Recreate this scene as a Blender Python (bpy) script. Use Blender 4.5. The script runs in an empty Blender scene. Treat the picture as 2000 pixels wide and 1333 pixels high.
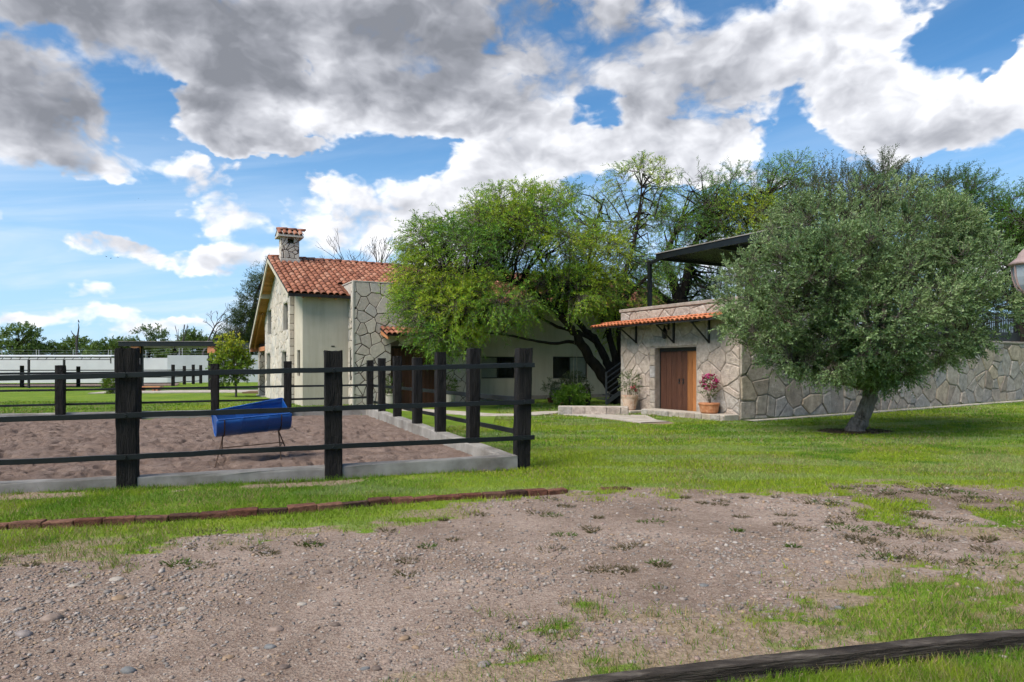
import bpy, math, random
import numpy as np
from mathutils import Vector, Matrix

# ------------------------------------------------------------------ camera, sky, sun, exposure
F, HY, EYE = 1333.0, 718.0, 1.5          # focal length and horizon row in photo pixels (2000 wide), eye height in m
scene = bpy.context.scene
COL = scene.collection
cam_data = bpy.data.cameras.new('camera')
cam_data.sensor_width = 36.0
cam_data.lens = F / 2000 * 36.0
cam_data.shift_y = (HY - 666.5) / 2000.0
cam_data.clip_start = 0.1
cam_data.clip_end = 5000
cam = bpy.data.objects.new('camera', cam_data)
cam.location = (0, 0, EYE)
cam.rotation_euler = (math.pi / 2, 0, 0)
COL.objects.link(cam)
scene.camera = cam

SUN_EL = math.radians(50)
SUN_AZ = math.atan2(-0.74, -0.67)        # clockwise from +Y: the sun stands to the left, a little behind the camera
world = bpy.data.worlds.new('World')
scene.world = world
world.use_nodes = True

class NT:
    """short-hand for building node trees"""
    def __init__(s, tree):
        s.t = tree; s.n = tree.nodes; s.l = tree.links
    def node(s, typ, **kw):
        nd = s.n.new(typ)
        for k, v in kw.items(): setattr(nd, k, v)
        return nd
    def put(s, sock, v):
        if isinstance(v, bpy.types.NodeSocket): s.l.new(v, sock)
        else:
            if isinstance(v, (tuple, list)) and len(v) == 3 and sock.type == 'RGBA': v = (*v, 1)
            sock.default_value = v
    def math(s, op, a, b=0.0, c=0.0, clamp=False):
        nd = s.node('ShaderNodeMath', operation=op); nd.use_clamp = clamp
        for i, v in enumerate((a, b, c)): s.put(nd.inputs[i], v)
        return nd.outputs[0]
    def vec(s, x, y, z):
        nd = s.node('ShaderNodeCombineXYZ')
        for i, v in enumerate((x, y, z)): s.put(nd.inputs[i], v)
        return nd.outputs[0]
    def noise(s, vec, scale, detail=4, rough=.5, dist=0.0, dim='3D', out=0):
        nd = s.node('ShaderNodeTexNoise', noise_dimensions=dim)
        s.put(nd.inputs['Vector'], vec); s.put(nd.inputs['Scale'], scale)
        s.put(nd.inputs['Detail'], detail); s.put(nd.inputs['Roughness'], rough); s.put(nd.inputs['Distortion'], dist)
        return nd.outputs[out]
    def sstep(s, v, a, b, lo=0.0, hi=1.0):
        nd = s.node('ShaderNodeMapRange', interpolation_type='SMOOTHSTEP')
        for i, q in enumerate((v, a, b, lo, hi)): s.put(nd.inputs[i], q)
        return nd.outputs[0]
    def mix(s, f, a, b, mode='MIX'):
        nd = s.node('ShaderNodeMix', data_type='RGBA', blend_type=mode)
        s.put(nd.inputs[0], f); s.put(nd.inputs[6], a); s.put(nd.inputs[7], b)
        return nd.outputs[2]
    def ramp(s, f, stops):
        nd = s.node('ShaderNodeValToRGB')
        el = nd.color_ramp.elements
        while len(el) < len(stops): el.new(0.5)
        for e, (p, c) in zip(el, stops): e.position = p; e.color = (*c, 1)
        s.put(nd.inputs[0], f)
        return nd.outputs[0]

SKY_BIAS = -0.725
def build_sky():
    nt = NT(world.node_tree); nt.n.clear()
    out = nt.node('ShaderNodeOutputWorld'); bg = nt.node('ShaderNodeBackground')
    nt.l.new(bg.outputs[0], out.inputs[0])
    sky = nt.node('ShaderNodeTexSky', sky_type='NISHITA')
    sky.sun_disc = False; sky.sun_elevation = SUN_EL; sky.sun_rotation = SUN_AZ
    sky.altitude = 1800; sky.air_density = 1.0; sky.dust_density = 0.08; sky.ozone_density = 2.2
    tc = nt.node('ShaderNodeTexCoord').outputs['Generated']
    sep = nt.node('ShaderNodeSeparateXYZ'); nt.l.new(tc, sep.inputs[0])
    x, y, z = sep.outputs
    az = nt.math('ARCTAN2', x, y); el = nt.math('ARCSINE', z)
    P = nt.vec(x, y, nt.math('MULTIPLY', z, 1.5))
    up = nt.vec(nt.math('ADD', x, -.022), nt.math('ADD', y, -.01), nt.math('MULTIPLY_ADD', z, 1.5, .040))
    def billow(v, det):
        nz = nt.noise(v, 3.5, det, .60, .1)
        vo = nt.node('ShaderNodeTexVoronoi', feature='F1'); nt.put(vo.inputs['Vector'], v)
        vo.inputs['Scale'].default_value = 8.0; vo.inputs['Detail'].default_value = 2.6; vo.inputs['Roughness'].default_value = .62
        vo.inputs['Lacunarity'].default_value = 2.3
        return nz, vo.outputs['Distance']
    wv = nt.noise(P, 9.0, 3, .55, out=1)
    vm = nt.node('ShaderNodeVectorMath', operation='MULTIPLY_ADD'); nt.l.new(wv, vm.inputs[0]); vm.inputs[1].default_value = (.07, .07, .07); nt.l.new(P, vm.inputs[2])
    vm2 = nt.node('ShaderNodeVectorMath', operation='MULTIPLY_ADD'); nt.l.new(wv, vm2.inputs[0]); vm2.inputs[1].default_value = (.07, .07, .07); nt.l.new(up, vm2.inputs[2])
    n1, v1 = billow(vm.outputs[0], 8); nu, vu = billow(vm2.outputs[0], 5)
    body = nt.math('SUBTRACT', nt.math('MULTIPLY', n1, 2.05), nt.math('MULTIPLY', v1, .34))
    bodyu = nt.math('SUBTRACT', nt.math('MULTIPLY', nu, 2.05), nt.math('MULTIPLY', vu, .34))
    # ragged edges for the large cloud bodies
    w1 = nt.noise(P, 4.6, 5, .65, .0, out=1)
    sw = nt.node('ShaderNodeSeparateColor'); nt.l.new(w1, sw.inputs[0])
    azw = nt.math('ADD', az, nt.math('MULTIPLY_ADD', sw.outputs[0], .22, -.11))
    elw = nt.math('ADD', el, nt.math('MULTIPLY_ADD', sw.outputs[1], .14, -.07))
    def blob(px_, py_, rx, ry):
        dx = px_ - 1000; a0 = math.atan2(dx, F); hyp = math.hypot(dx, F)
        e0 = math.atan2(HY - py_, hyp); ra = rx / F * math.cos(a0) ** 2; re = ry / F * math.cos(a0)
        A = nt.math('MULTIPLY_ADD', azw, 1 / ra, -a0 / ra); B = nt.math('MULTIPLY_ADD', elw, 1 / re, -e0 / re)
        r = nt.math('ADD', nt.math('MULTIPLY', A, A), nt.math('MULTIPLY', B, B))
        return nt.math('SUBTRACT', 1.0, r, clamp=True)
    def field(lst):
        tot = None
        for (bx, by, rx, ry, w) in lst:
            b = nt.math('MULTIPLY', blob(bx, by, rx, ry), w)
            tot = b if tot is None else nt.math('ADD', tot, b)
        return tot
    cover = field([(700, 20, 1000, 150, .34), (470, 130, 150, 110, .35), (30, 215, 270, 120, .85), (180, 20, 360, 110, .62), (120, 130, 200, 50, .2), (455, 242, 130, 52, 1.0),
                   (780, 215, 330, 80, .5), (1040, 250, 330, 130, .32), (1350, 140, 380, 150, .28), (1730, 190, 200, 160, .8),
                   (1860, 265, 190, 60, .6), (1985, 150, 90, 110, .7), (1300, 290, 260, 60, .45), (420, 412, 120, 45, .6),
                   (235, 478, 140, 50, .5), (170, 593, 90, 27, .62), (680, 420, 210, 75, .48), (460, 500, 130, 52, .6),
                   (900, 400, 130, 50, .40), (560, 180, 200, 50, .2), (300, 330, 260, 50, .38), (540, 288, 160, 28, .5),
                   (1650, 30, 500, 60, .35), (1000, 340, 200, 40, .25), (1250, 330, 200, 40, .2), (640, 560, 160, 30, .3), (330, 640, 200, 22, .25), (60, 640, 120, 25, .35), (480, 570, 120, 22, .3), (1480, 320, 160, 50, .2),
                   (350, 215, 110, 45, -.35), (800, 315, 190, 45, -.42), (1000, 170, 60, 40, -.3), (1215, 205, 60, 45, -.4),
                   (1545, 250, 110, 80, -.5), (1830, 100, 110, 80, -.6), (620, 130, 70, 35, -.35), (150, 400, 300, 60, -.35),
                   (300, 590, 420, 45, -.30), (90, 90, 90, 50, -.35), (1620, 300, 260, 50, -.3), (1900, 340, 200, 50, -.3)])
    dark = field([(560, 30, 800, 160, 1.0), (150, 40, 300, 110, .5), (470, 120, 170, 120, .75), (60, 215, 260, 120, 1.1), (455, 245, 150, 60, 1.0),
                  (1130, 60, 520, 160, .75), (1390, 170, 260, 110, .75), (900, 210, 200, 90, .5), (700, 470, 160, 40, .35), (1050, 280, 200, 90, .2),
                  (1740, 110, 130, 90, -.5), (1960, 130, 100, 90, -.3)])
    dens = nt.math('ADD', nt.math('ADD', body, SKY_BIAS), cover)
    alpha = nt.sstep(dens, -.01, nt.sstep(sw.outputs[2], .35, .65, .14, .46))
    lit = nt.math('MULTIPLY', nt.math('SUBTRACT', body, bodyu), 1.2)
    thick = nt.sstep(dens, 0.05, 0.75)
    s = nt.math('MULTIPLY_ADD', thick, .24, nt.math('MULTIPLY', dark, .52))
    s = nt.math('MULTIPLY_ADD', s, .86, .09)
    s = nt.math('SUBTRACT', s, lit, clamp=True)
    ccol = nt.ramp(s, [(0.0, (7.0, 7.05, 7.2)), (0.22, (5.3, 5.4, 5.75)), (0.5, (3.5, 3.6, 3.95)), (0.8, (2.15, 2.25, 2.55)), (1.0, (1.6, 1.7, 1.95))])
    # thin high veil
    cir = nt.noise(nt.vec(nt.math('MULTIPLY', az, 1.1), nt.math('MULTIPLY_ADD', az, -1.2, nt.math('MULTIPLY', el, 8.0)), .5), 2.2, 5, .58, .5)
    low = nt.sstep(el, .02, .36, 1.0, .10)
    veil = nt.math('MULTIPLY', nt.sstep(cir, .37, .68, .10, .80), low)
    base = nt.mix(1.0, sky.outputs[0], (0.50, 0.90, 1.06), 'MULTIPLY')
    base = nt.mix(nt.sstep(el, .0, .40, .85, .0), base, (3.0, 4.6, 6.3))
    c = nt.mix(veil, base, (5.0, 5.7, 6.6))
    c = nt.mix(alpha, c, ccol)
    nt.put(bg.inputs[0], c); bg.inputs[1].default_value = 0.078
build_sky()
world.cycles.sampling_method = 'NONE'      # a broad bright sky needs no importance map

sd = bpy.data.lights.new('sun', 'SUN')
sd.energy = 2.9; sd.angle = math.radians(38); sd.color = (1.0, 0.93, 0.82)
sun = bpy.data.objects.new('sun', sd)
to_sun = Vector((math.sin(SUN_AZ) * math.cos(SUN_EL), math.cos(SUN_AZ) * math.cos(SUN_EL), math.sin(SUN_EL)))
sun.rotation_euler = to_sun.to_track_quat('Z', 'Y').to_euler()
sun.location = (-20, -8, 25)
COL.objects.link(sun)

vs = scene.view_settings
vs.view_transform = 'Standard'; vs.look = 'None'; vs.gamma = 1.0; vs.use_curve_mapping = False
vs.exposure = 1.1
scene.cycles.max_bounces = 5; scene.cycles.diffuse_bounces = 3; scene.cycles.glossy_bounces = 2
scene.cycles.use_adaptive_sampling = True; scene.cycles.adaptive_threshold = 0.02; scene.cycles.adaptive_min_samples = 12
scene.cycles.transparent_max_bounces = 6; scene.cycles.caustics_reflective = False; scene.cycles.caustics_refractive = False

# ------------------------------------------------------------------ helpers: photo pixel -> ground, meshes, objects
rng = np.random.default_rng(7)
random.seed(5)

def G(px, py, z=0.0):
    """where the ray through a photo pixel meets the level z"""
    Y = (EYE - z) * F / (py - HY)
    return np.array([(px - 1000) / F * Y, Y])
def zat(py, Y): return EYE + (HY - py) / F * Y
def at(px, py, Y): return np.array([(px - 1000) / F * Y, Y, zat(py, Y)])
def hit(P, d, px):
    r = (px - 1000) / F
    return (r * P[1] - P[0]) / (d[0] - r * d[1])

def _hash(ix, iy, iz, seed):
    h = np.sin(ix * 127.1 + iy * 311.7 + iz * 74.7 + seed * 19.19) * 43758.5453
    return h - np.floor(h)
def vnoise(x, y, z=0.0, seed=0.0):
    x = np.asarray(x, float); y = np.asarray(y, float); z = np.zeros_like(x) + z
    ix, iy, iz = np.floor(x), np.floor(y), np.floor(z)
    fx, fy, fz = x - ix, y - iy, z - iz
    fx, fy, fz = [t * t * (3 - 2 * t) for t in (fx, fy, fz)]
    r = 0
    for dx in (0, 1):
        for dy in (0, 1):
            for dz in (0, 1):
                w = (fx if dx else 1 - fx) * (fy if dy else 1 - fy) * (fz if dz else 1 - fz)
                r = r + w * _hash(ix + dx, iy + dy, iz + dz, seed)
    return r
def fbm(x, y, z=0.0, seed=0.0, octv=4):
    a, s, t = 0.0, 0.5, 0.0
    x = np.asarray(x, float); y = np.asarray(y, float); z = np.asarray(z, float)
    for i in range(octv):
        a = a + s * vnoise(x, y, z, seed + i * 3.1); t += s
        x = x * 2.03; y = y * 2.03; z = z * 2.03; s *= .5
    return a / t
def sstep(v, a, b):
    t = np.clip((v - a) / (b - a), 0, 1); return t * t * (3 - 2 * t)
def inpoly(x, y, poly):
    x = np.asarray(x); y = np.asarray(y); c = np.zeros(x.shape, bool); n = len(poly)
    for i in range(n):
        x1, y1 = poly[i]; x2, y2 = poly[(i + 1) % n]
        if y1 == y2: continue
        c ^= ((y1 > y) != (y2 > y)) & (x < (x2 - x1) * (y - y1) / (y2 - y1) + x1)
    return c
def seg_dist(x, y, pts):
    d = np.full(np.shape(x), 1e9)
    for (x1, y1), (x2, y2) in zip(pts[:-1], pts[1:]):
        vx, vy = x2 - x1, y2 - y1; L = vx * vx + vy * vy
        t = np.clip(((x - x1) * vx + (y - y1) * vy) / L, 0, 1)
        d = np.minimum(d, np.hypot(x - x1 - t * vx, y - y1 - t * vy))
    return d

ROOT = {}
def root_loc(o):
    while o.parent: o = o.parent
    return np.array(ROOT.get(o.name, (0, 0, 0)), float)
def tag(o, label=None, cat=None, group=None, kind=None):
    if label: o['label'] = label
    if cat: o['category'] = cat
    if group: o['group'] = group
    if kind: o['kind'] = kind
    return o
def thing(name, label, cat, loc, group=None):
    o = bpy.data.objects.new(name, None); COL.objects.link(o)
    o.empty_display_size = 0.2
    o.location = loc; ROOT[o.name] = tuple(loc)
    return tag(o, label, cat, group)
def link(name, me, mat=None, parent=None, loc=None):
    o = bpy.data.objects.new(name, me); COL.objects.link(o)
    if mat is not None and len(me.materials) == 0: me.materials.append(mat)
    if parent is not None: o.parent = parent
    if loc is not None: o.location = loc
    return o
def smooth(me): me.polygons.foreach_set('use_smooth', np.ones(len(me.polygons), bool))

class MB:
    """collects shapes in world coordinates; build() links them as one mesh object"""
    def __init__(s): s.v = []; s.f = []
    def add(s, V, Fc):
        b = len(s.v); s.v.extend([tuple(map(float, p)) for p in V]); s.f.extend([tuple(b + i for i in f) for f in Fc]); return s
    def block(s, o, ax, ay, az):
        o, ax, ay, az = [np.array(q, float) for q in (o, ax, ay, az)]
        V = [o + i * ax + j * ay + k * az for k in (0, 1) for j in (0, 1) for i in (0, 1)]
        fc = [(0, 2, 3, 1), (4, 5, 7, 6), (0, 1, 5, 4), (2, 6, 7, 3), (0, 4, 6, 2), (1, 3, 7, 5)]
        if np.dot(np.cross(ax, ay), az) < 0: fc = [f[::-1] for f in fc]
        return s.add(V, fc)
    def bar(s, p, q, w, h, up=(0, 0, 1)):
        p = np.array(p, float); q = np.array(q, float); d = q - p; L = np.linalg.norm(d); d = d / L
        up = np.array(up, float); sx = np.cross(d, up); sx /= np.linalg.norm(sx); uz = np.cross(sx, d)
        return s.block(p - sx * w / 2 - uz * h / 2, d * L, sx * w, uz * h)
    def tube(s, pts, rad, n=8, cap=True):
        pts = [np.array(p, float) for p in pts]
        if not hasattr(rad, '__len__'): rad = [rad] * len(pts)
        b = len(s.v); ref = np.array([.31, .52, .79]); m = len(pts); px = None
        for i, p in enumerate(pts):
            d = pts[min(i + 1, m - 1)] - pts[max(i - 1, 0)]; d = d / (np.linalg.norm(d) + 1e-9)
            if px is None: px = np.cross(d, ref)
            px = px - d * np.dot(px, d); px /= np.linalg.norm(px); py = np.cross(d, px)
            for k in range(n):
                a = 2 * math.pi * k / n
                s.v.append(tuple(p + rad[i] * (math.cos(a) * px + math.sin(a) * py)))
        for i in range(m - 1):
            for k in range(n):
                k2 = (k + 1) % n
                s.f.append((b + i * n + k, b + i * n + k2, b + (i + 1) * n + k2, b + (i + 1) * n + k))
        if cap:
            s.f.append(tuple(b + k for k in range(n))[::-1]); s.f.append(tuple(b + (m - 1) * n + k for k in range(n)))
        return s
    def lathe(s, c, prof, n=24):
        c = np.array(c, float); b = len(s.v)
        for r, z in prof:
            for k in range(n):
                a = 2 * math.pi * k / n; s.v.append((c[0] + r * math.cos(a), c[1] + r * math.sin(a), c[2] + z))
        for i in range(len(prof) - 1):
            for k in range(n):
                k2 = (k + 1) % n
                s.f.append((b + i * n + k, b + i * n + k2, b + (i + 1) * n + k2, b + (i + 1) * n + k))
        s.f.append(tuple(b + k for k in range(n))[::-1]); s.f.append(tuple(b + (len(prof) - 1) * n + k for k in range(n)))
        return s
    def prism(s, poly, off):
        """poly: list of 3D points (planar), extruded by the vector off"""
        n = len(poly); off = np.array(off, float); P = [np.array(p, float) for p in poly]
        nrm = sum(np.cross(P[i], P[(i + 1) % n]) for i in range(n))
        if np.dot(nrm, off) > 0: P = P[::-1]
        V = P + [p + off for p in P]
        return s.add(V, [tuple(range(n)), tuple(range(2 * n - 1, n - 1, -1))] + [(i, i + n, (i + 1) % n + n, (i + 1) % n) for i in range(n)])
    def build(s, name, mat, parent=None, sm=False, bevel=0, base=None, kind=None):
        off = root_loc(parent) if parent is not None else np.array(base if base is not None else (0, 0, 0), float)
        me = bpy.data.meshes.new(name)
        me.from_pydata((np.array(s.v) - off).tolist(), [], s.f); me.update()
        if sm: smooth(me)
        o = link(name, me, mat, parent, None if parent is not None else tuple(off))
        if bevel:
            m = o.modifiers.new('bevel', 'BEVEL'); m.width = bevel; m.segments = 2; m.limit_method = 'ANGLE'; m.angle_limit = .6
        if kind: o['kind'] = kind
        return o

def big_mesh(name, V, nper, mat, parent=None, col=None, base=None, sm=False, faces=None):
    """V: (N*nper,3) array of separate polygons with nper corners each, or indexed faces (M,k)"""
    off = root_loc(parent) if parent is not None else np.array(base if base is not None else (0, 0, 0), float)
    V = np.asarray(V, np.float32) - off.astype(np.float32)
    me = bpy.data.meshes.new(name)
    me.vertices.add(len(V)); me.vertices.foreach_set('co', V.ravel())
    idx = np.arange(len(V), dtype=np.int32) if faces is None else np.asarray(faces, np.int32).ravel()
    me.loops.add(len(idx)); me.loops.foreach_set('vertex_index', idx)
    n = len(idx) // nper
    me.polygons.add(n); me.polygons.foreach_set('loop_start', np.arange(n, dtype=np.int32) * nper)
    if sm: smooth(me)
    me.update(calc_edges=True)
    if col is not None:
        a = me.attributes.new('col', 'FLOAT_COLOR', 'POINT')
        c = np.ones((len(V), 4), np.float32); c[:, :3] = col
        a.data.foreach_set('color', c.ravel())
    return link(name, me, mat, parent, None if parent is not None else tuple(off))

# ------------------------------------------------------------------ materials
def new_mat(name, rough=.7, spec=.3, metal=0.0):
    m = bpy.data.materials.new(name); m.use_nodes = True
    nt = NT(m.node_tree); b = nt.n['Principled BSDF']
    b.inputs['Roughness'].default_value = rough; b.inputs['Specular IOR Level'].default_value = spec; b.inputs['Metallic'].default_value = metal
    return m, nt, b
def pos(nt): return nt.node('ShaderNodeNewGeometry').outputs['Position']
def bump(nt, b, h, strength, dist=.01):
    nd = nt.node('ShaderNodeBump'); nt.put(nd.inputs['Height'], h)
    nd.inputs['Strength'].default_value = strength; nd.inputs['Distance'].default_value = dist
    nt.l.new(nd.outputs[0], b.inputs['Normal'])
def rand(nt):
    a = nt.node('ShaderNodeObjectInfo').outputs['Random']; g = nt.node('ShaderNodeNewGeometry').outputs['Random Per Island']
    return nt.math('FRACT', nt.math('ADD', a, g))
def noisy(name, c1, c2, scale=3.0, rough=.75, spec=.25, bscale=None, bstr=.3, bdist=.01, detail=5, stretch=None, c3=None, metal=0.0):
    m, nt, b = new_mat(name, rough, spec, metal)
    p = pos(nt)
    if stretch:
        mp = nt.node('ShaderNodeMapping'); nt.l.new(p, mp.inputs[0]); mp.inputs['Scale'].default_value = stretch; p = mp.outputs[0]
    n = nt.noise(p, scale, detail, .6)
    stops = [(.3, c1), (.7, c2)] if c3 is None else [(.28, c1), (.52, c2), (.72, c3)]
    nt.put(b.inputs['Base Color'], nt.ramp(n, stops))
    if bscale: bump(nt, b, nt.noise(p, bscale, 5, .6), bstr, bdist)
    return m
def leaf_mat(name, trans=.3, rough=.5, spec=.25):
    m = bpy.data.materials.new(name); m.use_nodes = True
    nt = NT(m.node_tree); b = nt.n['Principled BSDF']
    at_ = nt.node('ShaderNodeAttribute', attribute_name='col').outputs[0]
    nt.put(b.inputs['Base Color'], at_); b.inputs['Roughness'].default_value = rough; b.inputs['Specular IOR Level'].default_value = spec
    tr = nt.node('ShaderNodeBsdfTranslucent'); nt.put(tr.inputs[0], nt.mix(.35, at_, (.25, .33, .02)))
    mx = nt.node('ShaderNodeMixShader'); mx.inputs[0].default_value = trans
    nt.l.new(b.outputs[0], mx.inputs[1]); nt.l.new(tr.outputs[0], mx.inputs[2])
    nt.l.new(mx.outputs[0], nt.n['Material Output'].inputs[0])
    return m
def piece_mat(name, stops, rough=.85, bscale=14, bstr=.5, bdist=.02, spec=.15, grain=.35, gscale=9.0):
    """colour differs from piece to piece, with blotches and pitting on each"""
    m, nt, b = new_mat(name, rough, spec)
    p = pos(nt); c = nt.ramp(rand(nt), stops)
    n = nt.noise(p, gscale, 6, .65)
    c = nt.mix(grain, c, nt.ramp(n, [(.3, (.25, .22, .2)), (.7, (1.5, 1.45, 1.4))]), 'MULTIPLY')
    nt.put(b.inputs['Base Color'], c)
    bump(nt, b, nt.noise(p, bscale, 6, .7), bstr, bdist)
    return m

M = {}
M['leaf'] = leaf_mat('foliage', .34)
M['grass'] = leaf_mat('grass_blades', .35, .6, .15)
M['pebble'] = None
def pebble_mat():
    m, nt, b = new_mat('river_pebble', .6, .3)
    a = nt.node('ShaderNodeAttribute', attribute_name='col').outputs[0]
    n = nt.noise(pos(nt), 60, 4, .6)
    nt.put(b.inputs['Base Color'], nt.mix(.4, a, nt.ramp(n, [(.3, (.5, .5, .5)), (.7, (1.3, 1.3, 1.3))]), 'MULTIPLY'))
    return m
M['pebble'] = pebble_mat()
def stone_single_mat():
    m, nt, b = new_mat('loose_river_stone', .6, .3)
    c = nt.ramp(nt.node('ShaderNodeObjectInfo').outputs['Random'], [(0, (.22, .21, .22)), (.25, (.42, .36, .32)), (.5, (.38, .25, .16)), (.7, (.5, .46, .42)), (.85, (.2, .22, .25)), (1, (.34, .24, .2))])
    nt.put(b.inputs['Base Color'], nt.mix(.4, c, nt.ramp(nt.noise(pos(nt), 40, 5, .6), [(.3, (.5, .5, .5)), (.7, (1.3, 1.3, 1.3))]), 'MULTIPLY'))
    return m
M['river_stone'] = stone_single_mat()
M['bark'] = noisy('dark_bark', (.010, .009, .008), (.035, .028, .023), 9, .95, .1, 30, .8, .03, stretch=(1, 1, .3))
M['olive_bark'] = noisy('olive_bark', (.045, .036, .028), (.22, .185, .15), 9, .95, .1, 22, 1.0, .06, stretch=(1, 1, .35), c3=(.12, .098, .078))
M['grey_bark'] = noisy('grey_bark', (.06, .05, .045), (.14, .12, .10), 9, .95, .1, 30, .6, .02)
M['dead_wood'] = noisy('dead_branch', (.05, .045, .045), (.10, .09, .085), 9, .95, .1)
M['sleeper'] = noisy('creosoted_sleeper_wood', (.002, .002, .0022), (.012, .0105, .010), 7, .82, .2, 22, 1.0, .025, stretch=(2.5, 2.5, .35), c3=(.020, .018, .017))
M['rail'] = noisy('black_painted_steel', (.003, .004, .0045), (.008, .010, .011), 6, .42, .35, 60, .1, .003)
M['iron'] = noisy('dark_iron', (.010, .010, .011), (.022, .020, .020), 12, .55, .4)
M['steel_grey'] = noisy('grey_painted_steel', (.05, .053, .058), (.085, .09, .098), 8, .5, .4)
M['rust_iron'] = noisy('rusted_rod', (.03, .018, .012), (.09, .05, .03), 20, .8, .3)
M['concrete'] = noisy('weathered_concrete', (.13, .115, .10), (.24, .225, .205), 1.8, .92, .1, 40, .4, .008, c3=(.33, .31, .285))
M['concrete_path'] = noisy('path_concrete', (.30, .26, .22), (.44, .40, .35), 2.5, .92, .1, 40, .3, .006)
def plaster_mat():
    m, nt, b = new_mat('cream_plaster', .9, .15)
    p = pos(nt); c = nt.ramp(nt.noise(p, .8, 5, .6), [(.3, (.43, .385, .315)), (.7, (.51, .46, .38))])
    mp = nt.node('ShaderNodeMapping'); nt.l.new(p, mp.inputs[0]); mp.inputs['Scale'].default_value = (3.2, 3.2, .22)
    c = nt.mix(.8, c, nt.ramp(nt.noise(mp.outputs[0], 1.6, 6, .65), [(.30, (.84, .83, .81)), (.55, (1.0, 1.0, 1.0)), (.8, (1.04, 1.04, 1.03))]), 'MULTIPLY')
    nt.put(b.inputs['Base Color'], c); bump(nt, b, nt.noise(p, 60, 4, .6), .15, .004)
    return m
M['plaster'] = plaster_mat()
M['white_wall'] = noisy('white_boundary_plaster', (.50, .50, .51), (.60, .60, .61), .5, .9, .1)
M['mortar_dark'] = noisy('brown_mortar', (.085, .066, .056), (.155, .122, .104), 8, .95, .1, 40, .4, .01)
M['mortar_pale'] = noisy('pale_mortar', (.38, .35, .31), (.48, .45, .40), 6, .95, .1, 40, .4, .01)
M['mortar_shed'] = noisy('rough_grey_mortar', (.22, .185, .158), (.36, .31, .268), 5, .95, .1, 16, .9, .03)
M['stone_house'] = piece_mat('cream_limestone', [(0, (.42, .375, .325)), (.3, (.53, .485, .425)), (.6, (.46, .405, .35)), (.8, (.42, .40, .375)), (1, (.56, .515, .455))], grain=.25)
M['stone_shed'] = piece_mat('rough_pink_grey_stone', [(0, (.34, .285, .245)), (.3, (.43, .37, .325)), (.6, (.39, .325, .28)), (.85, (.33, .31, .29)), (1, (.46, .40, .35))], grain=.5, gscale=7, bstr=.8, bdist=.05)
M['stone_wall'] = piece_mat('grey_field_stone', [(0, (.24, .20, .165)), (.25, (.38, .335, .29)), (.5, (.29, .285, .275)), (.75, (.42, .345, .26)), (1, (.33, .32, .315))], grain=.5, gscale=6, bstr=.8, bdist=.05)
M['tile'] = piece_mat('terracotta_tile', [(0, (.17, .068, .042)), (.35, (.26, .10, .06)), (.7, (.32, .135, .082)), (1, (.36, .185, .125))], .75, 30, .3, .01, .25, .3, 6)
M['tile_new'] = piece_mat('orange_terracotta_tile', [(0, (.36, .11, .05)), (.5, (.45, .145, .065)), (1, (.50, .185, .09))], .7, 30, .3, .01, .25, .2, 6)
M['tile_bed'] = noisy('tile_bedding', (.10, .04, .025), (.17, .07, .04), 5, .95, .1)
M['brick'] = piece_mat('old_red_brick', [(0, (.06, .034, .025)), (.35, (.12, .05, .034)), (.7, (.17, .088, .06)), (1, (.055, .034, .026))], .9, 40, .8, .02, .15, .75, 16)
M['fascia'] = noisy('black_fascia', (.008, .007, .007), (.02, .016, .014), 5, .6, .3)
def wood(name, c1, c2, c3, rough=.6, scale=7, axis=(9, 9, .6)):
    m, nt, b = new_mat(name, rough, .3)
    mp = nt.node('ShaderNodeMapping'); nt.l.new(pos(nt), mp.inputs[0]); mp.inputs['Scale'].default_value = axis
    n = nt.noise(mp.outputs[0], scale * .4, 6, .65, 1.2)
    c = nt.ramp(n, [(.28, c1), (.5, c2), (.74, c3)])
    r = rand(nt)
    c = nt.mix(.6, c, nt.ramp(r, [(0, (.62, .58, .55)), (1, (1.35, 1.3, 1.25))]), 'MULTIPLY')
    nt.put(b.inputs['Base Color'], c); bump(nt, b, n, .25, .006)
    return m
M['wood_brown'] = wood('red_brown_plank', (.032, .014, .009), (.068, .028, .017), (.095, .042, .025))
M['wood_orange'] = wood('orange_plank', (.20, .075, .025), (.30, .12, .04), (.36, .155, .055))
M['wood_door'] = wood('dark_entry_plank', (.035, .014, .009), (.07, .026, .015), (.10, .04, .022))
M['wood_soffit'] = wood('honey_pine_soffit', (.32, .15, .045), (.42, .21, .07), (.48, .26, .09), axis=(.6, 9, 9))
M['wood_beam'] = wood('cut_beam', (.28, .11, .05), (.40, .17, .08), (.46, .22, .11), axis=(1, 1, 5))
M['timber'] = noisy('weathered_timber', (.012, .010, .009), (.05, .041, .034), 4, .95, .15, 9, 1.0, .03, stretch=(.7, 2.2, 15), c3=(.15, .13, .11))
def glass_mat():
    m, nt, b = new_mat('dark_window_glass', .06, .6)
    b.inputs['Base Color'].default_value = (.012, .016, .016, 1)
    return m
M['glass'] = glass_mat()
M['blind'] = noisy('pale_blind', (.17, .18, .16), (.23, .24, .21), 3, .5, .4)
M['frame'] = noisy('black_window_frame', (.010, .009, .009), (.018, .016, .015), 5, .45, .4)
def lantern_glass():
    m, nt, b = new_mat('frosted_lantern_glass', .35, .5)
    b.inputs['Base Color'].default_value = (.38, .42, .46, 1); b.inputs['Transmission Weight'].default_value = .35
    return m
M['lantern_glass'] = lantern_glass()
M['lantern_metal'] = noisy('faded_pink_grey_metal', (.22, .16, .15), (.30, .22, .21), 9, .6, .3)
M['terracotta'] = noisy('terracotta_pot', (.30, .11, .05), (.46, .20, .10), 8, .85, .15, 30, .3, .01, c3=(.52, .30, .19))
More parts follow.
